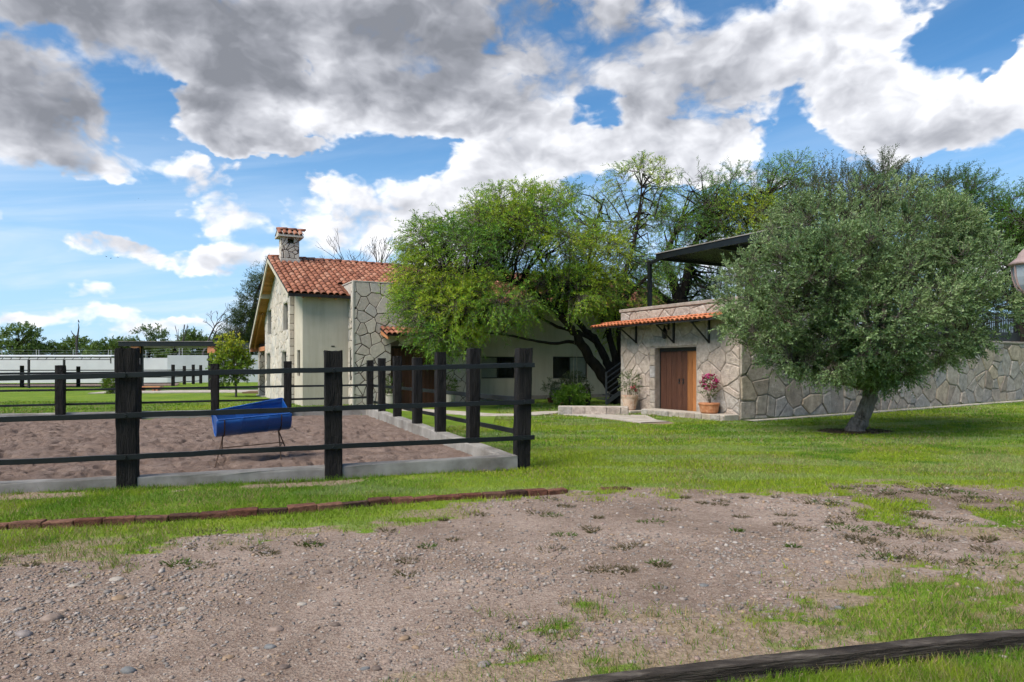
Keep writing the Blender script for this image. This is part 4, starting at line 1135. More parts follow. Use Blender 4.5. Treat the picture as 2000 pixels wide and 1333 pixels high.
# roof: front and rear slabs, soffit boards, beams, tiles
dF = HP(0, bR, zR) - HP(0, bQ, zQ); lF = np.linalg.norm(dF); dF /= lF; nF = np.cross(U3, dF)
dR = HP(0, bR, zR) - HP(0, bRear, zRear); lR = np.linalg.norm(dR); dR /= lR; nR = np.cross(dR, U3)
roof = MB().block(HP(aQ + .03, bQ, zQ) - nF * .10, U3 * (aEnd - aQ), dF * lF, nF * .06).block(HP(aQ + .03, bRear, zRear) - nR * .10, U3 * (aEnd - aQ), dR * lR, nR * .06).build('roof', M['tile_bed'], house)
MB().block(HP(aQ, bQ - .03, zQ - .17), U3 * (aEnd - aQ), V3 * .03, Z3 * .11).build('fascia', M['fascia'], roof)
for dd, l, P0, nn in ((dF, lF, HP(aQ, bQ, zQ), nF), (dR, lR, HP(aQ, bRear, zRear), nR)):
    MB().block(P0 - nn * .24 - U3 * .025, dd * (l - .06), U3 * .05, nn * .18).build('barge_board', M['plaster'], roof)
    MB().block(P0 - nn * .06 - U3 * .04, dd * l, U3 * .08, nn * .05).build('verge_strip', M['fascia'], roof)
# soffit boards under both slopes at the gable, each board a piece
for dd, l, P0, nn in ((dF, lF, HP(aQ, bQ, zQ), nF), (dR, lR, HP(aQ, bRear, zRear), nR)):
    m = int(l / .16)
    for k in range(m):
        MB().block(P0 - nn * .125 + dd * (k * l / m + .003) + U3 * .026, dd * (l / m - .006), U3 * (1.6 if nn is nR and k * l / m < bRear - bGable else .52), nn * .02).build('soffit_board', M['wood_soffit'], roof)
for x in (.22, 1.0): MB().bar(HP(aQ + x, bRear - .1, zRear - .19), HP(aQ + x, bGable - .4, roof_z(bGable - .4) - .19), .09, .13).build('rafter', M['wood_soffit'], roof)
MB().block(HP(aQ + .03, bRear - .22, zRear - .32), U3 * 3, V3 * .14, Z3 * .20).block(HP(aQ + .4, bGable, zRear - .32), U3 * .14, V3 * (bRear - bGable), Z3 * .22).build('porch_beam', M['wood_beam'], roof)
MB().block(HP(aQ - .02, bR + 2.3, roof_z(bR + 2.3) - .34), U3 * .55, V3 * .22, Z3 * .20).build('purlin', M['plaster'], roof)
for x in np.arange(aQ + .55, 0, .62): MB().bar(HP(x, bC, 4.30), HP(x, bQ + .03, 4.20), .07, .10).build('rafter_tail', M['wood_beam'], roof)
# tiles: the 300 nearest are single pieces, the rest one mesh
tw, ex_ = .25, .42; tb, tbV, tbF = tile_mesh('barrel_tile', .235, .50, M['tile'])
rest = MB(); single = []
for c in range(int((aEnd - aQ) / tw)):
    for r_ in range(int(lF / ex_) + 1):
        s = min(lF, .46 + r_ * ex_); a = aQ + .08 + c * tw; p = HP(a, bQ, zQ) + dF * s - nF * .04; b_ = (p[:2] - A0) @ vv
        if -.05 < a < bw + .05 and b_ < bd + .35: continue
        single.append((a + .35 * r_ * ex_, p))
single.sort(key=lambda q: q[0])
for i, (_, p) in enumerate(single):
    if i < 300: put_tile(tb, p, U3, dF, nF, roof)
    else:
        j = random.uniform(0, .008); W = tbV[:, :1] * U3 + tbV[:, 1:2] * dF + tbV[:, 2:] * nF + p + nF * j; rest.add(W, [f[::-1] for f in tbF])
rest.build('far_tiles', M['tile'], roof, sm=True, kind='stuff')
rm, rmV, rmF = tile_mesh('ridge_tile', .26, .46, M['tile'])
x = aQ
while x < aEnd - .4:
    put_tile(rm, HP(x, bR, zR - .02), -V3, -U3, Z3, roof, .006); x += .40
# rear slope tiles (only their edge shows)
rr = MB()
for c in range(26):
    for r_ in range(int(lR / ex_)):
        p = HP(aQ + .08 + c * tw, bRear, zRear) + dR * (.46 + r_ * ex_) - nR * .04
        rr.add(tbV[:, :1] * U3 + tbV[:, 1:2] * dR + tbV[:, 2:] * nR + p, tbF)
rr.build('rear_tiles', M['tile'], roof, sm=True, kind='stuff')

# chimney
chb = 4.95; cha0, cha1 = h_a(chb, 550), h_a(chb, 584.5); chd = .62; chz0, chz1 = roof_z(chb) - .3, 7.28
cw = cha1 - cha0
ch = panel(HP(cha0, chb, chz0), U3, cw, Z3, chz1 - chz0, -V3, .12, [(cw * .36, cw * .66, chz1 - chz0 - .26, chz1 - chz0 - .08)], 'chimney', M['mortar_dark'], house)
MB().block(HP(cha0, chb + .12, chz0), U3 * .12, V3 * (chd - .12), Z3 * (chz1 - chz0)).block(HP(cha1 - .12, chb + .12, chz0), U3 * .12, V3 * (chd - .12), Z3 * (chz1 - chz0)).block(HP(cha0 + .12, chb + chd - .12, chz0), U3 * (cw - .24), V3 * .12, Z3 * (chz1 - chz0)).build('flue_wall', M['mortar_pale'], ch)
lay_stones(stones2d(cw, chz1 - chz0 - .34, .25, .03, 18), HP(cha0, chb, chz0 + .34), U3, Z3, -V3, M['stone_house'], ch, .025, seed=8) if False else None
lay_stones(stones2d(cw, chz1 - chz0 - .18, .25, .03, 18, 1.0, [(cw * .34, cw * .68, chz1 - chz0 - .18 - .28, 9)]), HP(cha0, chb, chz0 + .18), U3, Z3, -V3, M['stone_house'], ch, .025, seed=8)
lay_stones(stones2d(chd, chz1 - chz0 - .18, .25, .025, 19), HP(cha0, chb + chd, chz0 + .18), -V3, Z3, -U3, M['stone_house'], ch, .02, seed=9)
MB().block(HP(cha0 - .05, chb - .05, chz0), U3 * (cw + .1), V3 * (chd + .1), Z3 * .42).build('chimney_base', M['mortar_pale'], ch, bevel=.02)
ov = .17; zc = chz1
MB().block(HP(cha0 - ov, chb - ov, zc), U3 * (cw + 2 * ov), V3 * (chd + 2 * ov), Z3 * .07).prism([HP(cha0 - ov + .03, chb - ov + .03, zc + .07), HP(cha0 - ov + .03, chb + chd / 2, zc + .36), HP(cha0 - ov + .03, chb + chd + ov - .03, zc + .07)], U3 * (cw + 2 * ov - .06)).build('chimney_cap', M['mortar_pale'], ch)
for sgn in (-1, 1):
    e = HP(0, chb + chd / 2, zc + .36) - HP(0, chb + chd / 2 + sgn * (chd / 2 + ov), zc + .07); le = np.linalg.norm(e); e /= le; ne = np.cross(U3, e) if sgn < 0 else np.cross(e, U3)
    for k in range(5):
        a = cha0 - ov + .1 + k * (cw + 2 * ov - .2) / 4
        put_tile(tm, HP(a, chb + chd / 2, zc + .36) + ne * .0, U3 * (1 if sgn < 0 else -1), e, ne, ch)
for k in range(3): put_tile(rm, HP(cha0 - ov + k * .40, chb + chd / 2, zc + .37), -V3, -U3, Z3, ch, .004)

# ------------------------------------------------------------------ small things by the house
def leaf_cloud(name, parent, pos_, dirs, K, L, ll, lw, pal, droop=.2, spread=1.0, seed=1, twig=None, mat=None, noise_col=None):
    """sprays of leaves: pos_ (S,3), dirs (S,3); K leaves along each spray of length L"""
    r = np.random.default_rng(seed); S = len(pos_); d = dirs / (np.linalg.norm(dirs, axis=1, keepdims=True) + 1e-9)
    Ls = L * r.uniform(.6, 1.3, (S, 1)); t = (np.arange(K)[None] + r.random((S, K))) / K
    p = pos_[:, None] + d[:, None] * (Ls * t)[..., None]; p[..., 2] -= droop * Ls * t * t
    n = S * K; p = p.reshape(n, 3); dd = np.repeat(d, K, 0)
    q = r.normal(size=(n, 3)); q -= dd * (q * dd).sum(1, keepdims=True); q /= np.linalg.norm(q, axis=1, keepdims=True)
    ld = dd * .75 + q * spread; ld[:, 2] -= droop * .7 * (t.ravel()); ld /= np.linalg.norm(ld, axis=1, keepdims=True)
    s = np.cross(ld, r.normal(size=(n, 3))); s /= np.linalg.norm(s, axis=1, keepdims=True)
    l_ = ll * r.uniform(.65, 1.25, (n, 1)); w_ = lw * r.uniform(.7, 1.2, (n, 1)) / 2
    V = np.stack([p, p + ld * l_ * .5 + s * w_, p + ld * l_, p + ld * l_ * .5 - s * w_], 1).reshape(-1, 3)
    pal = np.array(pal); f = r.random(n) if noise_col is None else np.clip(np.repeat(noise_col, K) + r.normal(0, .22, n), 0, .999)
    x = f * (len(pal) - 1); i = np.floor(x).astype(int); fr = (x - i)[:, None]; i2 = np.minimum(i + 1, len(pal) - 1)
    c = (pal[i] * (1 - fr) + pal[i2] * fr) * r.uniform(.75, 1.25, (n, 1))
    o = big_mesh(name, V, 4, mat or M['leaf'], parent, np.repeat(c, 4, 0)); o['kind'] = 'stuff'
    if twig:
        e = pos_ + d * Ls * .9; e[:, 2] -= droop * Ls[:, 0] * .81; mid = pos_ + d * Ls * .5; mid[:, 2] -= droop * Ls[:, 0] * .25
        sx = np.cross(d, (0.3, .2, .9)); sx /= np.linalg.norm(sx, axis=1, keepdims=True); sy = np.cross(d, sx)
        st = pos_ - d * Ls * .5
        ring = lambda c_, w: np.stack([c_ + sx * w, c_ - sx * w * .5 + sy * w * .87, c_ - sx * w * .5 - sy * w * .87], 1)
        VV = np.concatenate([ring(st, twig * 1.3), ring(mid, twig), ring(e, twig * .3)], 1).reshape(-1, 3)
        f0 = []; 
        for a in (0, 3):
            for k in range(3): f0.append((a + k, a + (k + 1) % 3, a + 3 + (k + 1) % 3, a + 3 + k))
        FF = (np.array(f0)[None] + (np.arange(S) * 9)[:, None, None]).reshape(-1, 4)
        tw_ = big_mesh('twigs', VV, 4, M['grey_bark'] if twig < .02 else M['bark'], parent, faces=FF); tw_['kind'] = 'stuff'
    return o
def ball(c, r, n, seed, shell=.5):
    g = np.random.default_rng(seed); d = g.normal(size=(n, 3)); d /= np.linalg.norm(d, axis=1, keepdims=True)
    rr = (shell + (1 - shell) * g.random((n, 1)) ** .6); return np.array(c) + d * rr * np.array(r), d
def potted(name, label, x, y, z, prof, mat, r, c_off, n, K, L, ll, lw, pal, group=None, flower=None, stems=5, seed=1, cane=False, droop=.1):
    t = thing(name, label, 'plant', (x, y, z), group)
    MB().lathe((x, y, z), prof, 22).build('pot', mat, t, sm=False, bevel=.004)
    top = prof[-1][1] if prof[-1][1] > prof[-2][1] else max(p[1] for p in prof)
    MB().lathe((x, y, z + top - .05), [(prof[-2][0] * .5, 0), (prof[-2][0] * .86, .012), (.01, .02)], 16).build('soil', M['soil'], t)
    c = np.array([x, y, z]) + np.array(c_off); g = np.random.default_rng(seed)
    for k in range(stems):
        e, _ = ball(c, np.array(r) * .6, 1, seed * 7 + k); e = e[0]; b = np.array([x, y, z + top - .05]) + np.array([*g.normal(0, .03, 2), 0])
        MB().tube([b, (b + e) / 2 + g.normal(0, .03, 3), e], [.012, .009, .004], 5).build('stem', M['grey_bark'], t)
    P, d = ball(c, r, n, seed, .25)
    leaf_cloud('leaves', t, P, d + np.array([0, 0, .35]), K, L, ll, lw, pal, droop, 1.0, seed)
    if flower:
        fc, fr, fn, fpal = flower; P, d = ball(np.array([x, y, z]) + np.array(fc), fr, fn, seed + 5, .4)
        leaf_cloud('flowers', t, P, d, 5, .05, .05, .045, fpal, 0, 1.2, seed + 6)
    if cane: MB().tube([(x + .02, y, z + top - .1), (x + .05, y + .02, z + top + cane)], .008, 6).build('cane', M['stick'], t)
    return t
PG = [(.02, .05, .01), (.04, .085, .015), (.07, .13, .025)]
for px, nm, bx in ((762, 'left', .0), (876, 'right', .0)):
    a = h_a(-.45, px); q = HP(a, -.45, 0)
    potted('potted_shrub', f'leafy green shrub in a pale round planter {nm} of the house entry door', q[0], q[1], 0, [(.22, 0), (.26, .1), (.29, .40), (.31, .42), (.31, .46), (.26, .46)], M['pot_pale'],
           (.33, .33, .36), (0, 0, .75), 130, 7, .16, .075, .035, PG, 'planters by the entry door', seed=30 + px)

# ------------------------------------------------------------------ stone store building and retaining wall
S0 = G(1213, 802); S1 = G(1445, 822)
sdir = (S1 - S0) / np.linalg.norm(S1 - S0); SL = np.linalg.norm(S1 - S0)
wdir = np.array([-sdir[1], sdir[0]])                      # into the building, and along the retaining wall
D3 = np.array([*sdir, 0]); W3 = np.array([*wdir, 0])
def SP(t, b, z): q = S0 + sdir * t + wdir * b; return np.array([q[0], q[1], z])
def s_t(px, b=0): return hit(S0 + wdir * b, sdir, px)
shed = thing('stone_store', 'rough pinkish stone outbuilding with plank double door and orange tile awning', 'building', SP(SL / 2, 0, 0))
sh = 3.40; dt0, dt1, dzt = s_t(1280), s_t(1360), 2.13
panel(SP(0, 0, -.15), D3, SL, Z3, sh + .15, -W3, .32, [(dt0, dt1, .15, dzt + .15)], 'front_wall', M['mortar_shed'], shed)
MB().block(SP(0, .32, -.15), D3 * .35, W3 * 4.2, Z3 * (sh + .15)).block(SP(SL - .35, .32, -.15), D3 * .35, W3 * 4.2, Z3 * (sh + .15)).block(SP(.35, 4.17, -.15), D3 * (SL - .7), W3 * .35, Z3 * (sh + .15)).block(SP(.36, .33, 2.95), D3 * (SL - .72), W3 * 3.83, Z3 * .15).build('side_wall', M['mortar_shed'], shed)
MB().block(SP(-.05, -.05, sh), D3 * (SL + .1), W3 * .42, Z3 * .11).block(SP(-.05, .37, sh), D3 * .42, W3 * 4.2, Z3 * .11).block(SP(SL - .37, .37, sh), D3 * .42, W3 * 4.2, Z3 * .11).build('coping', M['mortar_shed'], shed, bevel=.02)
op = [(dt0 - .26, dt1 + .05, -1, dzt + .04)]
lay_stones(stones2d(SL, sh - .02, .52, .02, 21, .95, op, jit=.40), SP(0, 0, 0), D3, Z3, -W3, M['stone_shed'], shed, .028, seed=21, bev=.034)
lay_stones(stones2d(4.0, sh - .05, .55, .03, 22, 1.1, jit=.42), SP(SL, 0, .03), W3, Z3, D3, M['stone_wall'], shed, .036, seed=22, bev=.032)
lay_stones(stones2d(4.0, sh - .05, .55, .045, 23, 1.0), SP(0, 4.0, .03), -W3, Z3, -D3, M['stone_shed'], shed, .035, seed=23, bev=.03)
# jamb stones left of the door, lintel, corner
z = 0
while z < dzt - .05:
    hh = min(random.uniform(.28, .45), dzt - z); MB().block(SP(dt0 - .24, -.035, z + .008), D3 * .235, W3 * .30, Z3 * (hh - .016)).build('jamb_stone', M['stone_wall'], shed, bevel=.015); z += hh
x = dt0 - .25
while x < dt1 + .1:
    ww = random.uniform(.35, .6); MB().block(SP(x, -.03, dzt + .05), D3 * (ww - .015), W3 * .28, Z3 * .24).build('lintel_stone', M['stone_shed'], shed, bevel=.015); x += ww
# plank door, two leaves
door2 = MB().block(SP(dt0, .25, .06), D3 * (dt1 - dt0), W3 * .04, Z3 * (dzt - .06)).build('door', M['fascia'], shed)
seq = ['b', 'b', 'b', 'b', 'b', 'o', 'o', 'o']; tot = dt1 - dt0 - .05; xs = np.cumsum([0, .15, .13, .14, .13, .13, .125, .12, .075]) ; xs = xs / xs[-1] * tot
for k, c in enumerate(seq):
    MB().block(SP(dt0 + .03 + xs[k] + .004, .205, .07), D3 * (xs[k + 1] - xs[k] - (.016 if k == 3 else .007)), W3 * .044, Z3 * (dzt - .19)).build('plank', M['wood_orange' if c == 'o' else 'wood_brown'], door2, bevel=.004)
MB().block(SP(dt0 + .0, .19, dzt - .115), D3 * (dt1 - dt0), W3 * .07, Z3 * .115).block(SP(dt0, .19, .05), D3 * .028, W3 * .07, Z3 * (dzt - .165)).build('door_frame', M['iron'], shed)
hx = dt0 + .03 + xs[4]
for dx in (-.13, .05): MB().block(SP(hx + dx, .185, .98), D3 * .025, W3 * .02, Z3 * .17).block(SP(hx + dx - .03, .19, 1.0), D3 * .085, W3 * .014, Z3 * .03).block(SP(hx + dx - .03, .19, 1.10), D3 * .085, W3 * .014, Z3 * .03).build('door_handle', M['iron'], door2)
# awning
at0, at1 = s_t(1192), SL - .25; az1, az0, ap = 3.07, 2.90, .84
awn = MB().prism([SP(at0, 0, az1 - .03), SP(at0, -ap + .03, az0 - .03), SP(at0, -ap + .03, az0 - .07), SP(at0, 0, az1 - .07)], D3 * (at1 - at0)).build('awning', M['iron'], shed)
ad = SP(0, 0, az1) - SP(0, -ap, az0); al = np.linalg.norm(ad); ad /= al; an = np.cross(D3, ad); an = an if an[2] > 0 else -an
tn, _, _ = tile_mesh('awning_tile', .18, .48, M['tile_new'])
for k in range(int((at1 - at0) / .182)):
    for j, s in enumerate((al + .03, .46)): put_tile(tn, SP(at0 + .09 + k * .182, -ap, az0 - .02) + ad * s + an * (0 if j else .012), D3, ad, an, awn)
for px in (1244.6, 1318, 1387):
    t = s_t(px); zb = zat(671, SP(t, 0, 0)[1])
    MB().block(SP(t - .03, -.075, zb), D3 * .06, W3 * .05, Z3 * (az1 - .08 - zb)).bar(SP(t, -.06, zb + .03), SP(t, -ap + .1, az0 - .09), .035, .04).bar(SP(t, -.06, az1 - .12), SP(t, -ap + .06, az0 - .09), .035, .05).build('bracket', M['iron'], awn)
# wall lantern under the awning
lt = s_t(1308); lp = SP(lt, -.22, 0); wl = thing('wall_lantern', 'small black iron lantern under the tile awning', 'lantern', (lp[0], lp[1], 2.42))
MB().lathe((lp[0], lp[1], 2.40), [(.03, 0), (.07, .03), (.09, .22), (.10, .24), (.03, .34), (.012, .42)], 6).build('lantern_body', M['iron'], wl)
MB().bar(SP(lt, -.06, 2.80), SP(lt, -.22, 2.82), .02, .02).bar(SP(lt, -.22, 2.80), SP(lt, -.22, 2.83), .02, .02).tube([(lp[0], lp[1], 2.80), (lp[0], lp[1], 2.82)], .01, 6).block(SP(lt - .04, -.06, 2.70), D3 * .08, W3 * .02, Z3 * .2).build('arm', M['iron'], wl)
# stone step in front of the door and low kerb wall on the left
def stone_row(name, label, O, ex, L, n, depth, h, size, seed, cat='step', mat='stone_wall'):
    t = thing(name, label, cat, O + ex * L / 2); r = random.Random(seed)
    MB().block(O - Z3 * .15 - n * depth + n * .02, ex * L, n * (depth - .04), Z3 * (h + .12)).build('slab', M['concrete_path'], t, bevel=.015)
    x = 0
    while x < L - .05:
        w = min(size * r.uniform(.7, 1.35), L - x)
        MB().block(O + ex * (x + .008) - n * .05 - Z3 * .12, ex * (w - .016), n * (.05 + r.uniform(0, .025)), Z3 * (h + .08 + r.uniform(-.01, .012))).build('stone', M[mat], t, bevel=.022)
        x += w
    return t
o = SP(dt0 + .02, -.62, .03); stone_row('door_step', 'low stone edged step under the plank door and flower bowl', o, D3, SL - dt0 - .02, -W3, .60, .17, .36, 3)
o = SP(-.35, -1.15, 0); pw0 = np.array([*G(1090, 810.5), 0]); pw1 = np.array([*G(1228, 811.5), 0]); pe = pw1 - pw0; pl = np.linalg.norm(pe); pe /= pl
pn = np.array([pe[1], -pe[0], 0]); stone_row('planter_kerb', 'low row of squared stones along the bed left of the stone store', pw0, pe, pl, pn, .42, .30, .52, 4, 'kerb', 'stone_shed')
tag(MB().prism([(*G(1100, 811), .035), (*G(1262, 813), .035), (*G(1286, 824), .035), (*G(1215, 820), .035)], (0, 0, -.15)).build('pavement', M['concrete_path']), kind='structure')
tag(MB().block(SP(.25, -.75, -.05), D3 * 1.15, W3 * .7, Z3 * .13).build('pavement', M['concrete_path'], bevel=.02), kind='structure')

# retaining wall running right from the store corner
RL = 26.0; rb0 = 4.2; zc_ = 2.42
ret = thing('retaining_wall', 'long grey field stone retaining wall behind the olive tree', 'wall', SP(SL, rb0 + 6, 0))
MB().block(SP(SL - .30, rb0 + .33, -.3), W3 * (RL - rb0 - .33), D3 * .30, Z3 * (zc_ + .3)).build('wall_core', M['mortar_shed'], ret)
MB().block(SP(SL - .36, rb0 + .36, zc_), W3 * (RL - rb0 - .36), D3 * .42, Z3 * .09).build('coping', M['mortar_shed'], ret, bevel=.02)
pol = stones2d(RL - rb0 - .5, zc_, .50, .03, 25, 1.25, jit=.49)
lay_stones(pol, SP(SL, rb0 + .45, .03), W3, Z3, D3, M['stone_wall'], ret, .036, seed=25, bev=.032)
sp = [(S1 + wdir * t + sdir * .38) for t in np.linspace(-.1, RL, 30)]
ribbon('path', sp, .34, M['concrete_path'], .035)
# railing on the wall
ra = thing('terrace_railing', 'black slatted railing on top of the stone retaining wall at right', 'railing', SP(SL - .2, 14, zc_ + .09))
r0, r1 = 8.5, RL - .5
MB().block(SP(SL - .24, r0, zc_ + .092), W3 * (r1 - r0), D3 * .12, Z3 * .36).build('base_panel', M['iron'], ra)
MB().block(SP(SL - .215, r0, zc_ + 1.15), W3 * (r1 - r0), D3 * .06, Z3 * .06).build('top_rail', M['iron'], ra)
sm_ = MB().block((0, 0, 0), W3 * .045, D3 * .03, Z3 * .70); me0 = None
for i, t in enumerate(np.arange(r0 + .05, r1, .13)):
    p = SP(SL - .20, t, zc_ + .452)
    if me0 is None:
        ob = sm_.build('slat', M['iron']); me0 = ob.data; bpy.data.objects.remove(ob)
    o = link('slat', me0, None, ra, tuple(p - root_loc(ra)))
for t in np.arange(r0, r1, 1.95): MB().block(SP(SL - .23, t, zc_ + .45), W3 * .08, D3 * .08, Z3 * .76).build('post', M['iron'], ra)

# steel pergola on the terrace behind the store front
pg = thing('terrace_pergola', 'black steel slatted pergola roof standing on the stone store terrace', 'pergola', SP(1, 1, 3.1))
pb = .9; pt0 = s_t(1281, pb); zq = zat(497, SP(pt0, pb, 0)[1]); pt1 = s_t(1482, pb); bk = 4.0
mb = MB().block(SP(pt0, pb, zq - .2), D3 * (pt1 - pt0 + 1.2), W3 * .06, Z3 * .2).block(SP(pt0, pb + bk, zq - .2), D3 * (pt1 - pt0 + 1.2), W3 * .06, Z3 * .2)
mb.build('edge_beam', M['rail'], pg)
MB().block(SP(pt0, pb + .06, zq - .2), D3 * .06, W3 * (bk - .06), Z3 * .2).block(SP(pt1 + 1.14, pb + .06, zq - .2), D3 * .06, W3 * (bk - .06), Z3 * .2).block(SP((pt0 + pt1) / 2 + .6, pb + .06, zq - .25), D3 * .08, W3 * (bk - .06), Z3 * .14).build('cross_beam', M['rail'], pg)
MB().block(SP(pt0 - .02, pb - .03, zq + .001), D3 * (pt1 - pt0 + 1.25), W3 * .12, Z3 * .03).build('edge_trim', M['concrete'], pg)
nsl = int(bk / .09)
sl0 = MB().block((0, 0, 0), D3 * (pt1 - pt0 + 1.06), W3 * .06, Z3 * .05).build('roof_slat', M['rail']); slm = sl0.data; bpy.data.objects.remove(sl0)
for k in range(nsl): link('roof_slat', slm, None, pg, tuple(SP(pt0 + .07, pb + .08 + k * bk / nsl, zq - .10) - root_loc(pg)))
ptp = s_t(1269, pb + .25)
for (t, b) in ((ptp, pb + .25), (pt1 + .8, pb + .12), (pt0 + .2, pb + bk - .15), (pt1 + .8, pb + bk - .15)): MB().block(SP(t - .06, b - .06, 3.1), D3 * .12, W3 * .12, Z3 * (zq - 3.25)).build('post', M['rail'], pg)
MB().bar(SP(ptp, pb + .25, zq - .22), SP(pt0 + .2, pb + .25, zq - .1), .08, .1).build('stub_beam', M['rail'], pg)

# pots by the store
q = SP(s_t(1230, -.42), -.42, .08)
potted('potted_bougainvillea', 'tall worn terracotta pot with thin leafy bougainvillea left of the plank door', q[0], q[1], .08, [(.17, 0), (.20, .05), (.255, .40), (.27, .42), (.285, .50), (.25, .50)], M['terracotta_worn'],
       (.30, .30, .36), (.0, 0, .92), 110, 7, .15, .065, .03, [(.05, .075, .03), (.10, .13, .06), (.19, .21, .13)], flower=((.14, -.1, .72), (.07, .07, .1), 12, [(.35, .01, .05), (.45, .03, .1)]), seed=41)
q = SP(s_t(1385, -.36), -.36, .18)
potted('flower_bowl', 'wide terracotta bowl with magenta flowering bougainvillea on the door step', q[0], q[1], .175, [(.22, 0), (.25, .04), (.285, .24), (.30, .25), (.30, .30), (.26, .30)], M['terracotta'],
       (.22, .22, .34), (0, 0, .74), 70, 6, .12, .055, .028, PG, flower=((0, 0, .92), (.24, .24, .22), 95, [(.30, .004, .10), (.42, .008, .16), (.5, .02, .2)]), seed=43, cane=.95)

# metal stair left of the store
gx = G(1184, 791); st = thing('metal_stair', 'grey painted steel stair with slanted handrails left of the stone store', 'stair', (gx[0], gx[1], 0))
p0 = np.array([gx[0], gx[1], 0.]); sd3 = np.array([.93, .37, 0])
MB().block(p0 - np.array([.035, .035, 0]), (.07, 0, 0), (0, .07, 0), (0, 0, 1.32)).build('newel_post', M['steel_grey'], st)
for k in range(5):
    z0 = 1.28 - k * .22; MB().bar(p0 + Z3 * z0, p0 + sd3 * 1.6 + Z3 * (z0 + 1.0), .035, .045).build('rail', M['steel_grey'], st)
for k in range(4): MB().block(p0 + sd3 * (.05 + k * .28) + Z3 * (.18 + k * .175), sd3 * .27, np.array([-.37, .93, 0]) * .9, Z3 * .04).build('step', M['steel_grey'], st)
MB().bar(p0 + Z3 * .08, p0 + sd3 * 1.6 + Z3 * 1.08, .05, .16).build('stringer', M['steel_grey'], st)

# planting bed under the big tree
def simple_pot(px, py, name, label, r, h, mat, c, rad, n, K, L, ll, lw, pal, seed, droop=.1):
    g = G(px, py); return potted(name, label, g[0], g[1], 0, [(r * .65, 0), (r * .72, .03), (r * .95, h * .8), (r * 1.08, h * .82), (r * 1.08, h), (r * .9, h)], mat, rad, c, n, K, L, ll, lw, pal, seed=seed, droop=droop)
simple_pot(1095, 790, 'potted_succulent', 'grey green succulent in a small terracotta pot below the wing windows', .17, .26, M['terracotta'], (0, 0, .5), (.3, .25, .22), 55, 9, .22, .10, .03, [(.05, .075, .05), (.09, .12, .08), (.12, .15, .11)], 51)
simple_pot(1076, 788, 'potted_succulent', 'dark green bushy succulent in a brown pot beside the smaller pot', .15, .22, M['brick'], (0, 0, .62), (.28, .25, .36), 60, 9, .22, .10, .03, [(.03, .05, .03), (.06, .085, .05), (.10, .13, .08)], 52)
def bush(name, label, px, py, c, rad, n, K, L, ll, lw, pal, seed, stem=True, Yo=0, droop=.1):
    g = G(px, py) + (0, Yo); t = thing(name, label, 'shrub', (g[0], g[1], float(terrain(g[0], g[1]))))
    c = np.array([g[0], g[1], 0]) + np.array(c); P, d = ball(c, rad, n, seed, .3)
    leaf_cloud('leaves', t, P, d + np.array([0, 0, .4]), K, L, ll, lw, pal, droop, 1.0, seed)
    for k in range(5):
        e, _ = ball(c, np.array(rad) * .6, 1, seed + k + 70); b = np.array([g[0], g[1], -.03]); MB().tube([b, (b + e[0]) / 2 + (0, 0, .05), e[0]], [.025, .016, .008], 5).build('stem', M['grey_bark'], t)
    return t
bush('green_bush', 'low bright green leafy bush behind the planter stones', 1121, 796, (0, 0, .38), (.62, .5, .36), 260, 7, .2, .10, .07, [(.06, .14, .016), (.13, .26, .026), (.22, .34, .04)], 53, Yo=1.0)
bush('dark_plant', 'dark spiky leaved plant behind the bright green bush', 1127, 790, (0, 0, .7), (.45, .4, .55), 120, 9, .35, .22, .035, [(.03, .05, .025), (.06, .08, .04), (.11, .11, .06)], 54, Yo=1.3, droop=.5)
def wheel():
    g = G(1149, 792); t = thing('wagon_wheel', 'old dark wooden wheel leaning by the green bush', 'wheel', (g[0], g[1], 0)); R = .34
    ax = np.array([.94, -.34, 0]); e1 = np.array([.34, .94, 0]); c = np.array([g[0], g[1], R])
    MB().tube([c + R * (math.cos(a) * e1 + math.sin(a) * Z3) for a in np.linspace(0, 2 * math.pi, 25)], .035, 6, False).build('rim', M['timber'], t)
    MB().tube([c - ax * .09, c + ax * .09], .06, 10).build('hub', M['timber'], t)
    for k in range(8): a = k * math.pi / 4; MB().tube([c, c + R * (math.cos(a) * e1 + math.sin(a) * Z3)], .014, 5).build('spoke', M['timber'], t)
wheel()
def swing():
    top = at(1123, 655, 27.5); g = at(1124, 772, 27.5); t = thing('rope_swing', 'thin rope swing hanging from the leaning tree limb', 'swing', (g[0], g[1], g[2]))
    for dx in (-.09, .10): MB().tube([top + (dx * .25, 0, 0), (g[0] + dx * 1.1, g[1], g[2])], .009, 5).build('rope', M['rope'], t)
    MB().block((g[0] - .22, g[1] - .1, g[2] - .03), (.44, 0, 0), (0, .2, 0), (0, 0, .03)).build('seat', M['timber'], t)
swing()
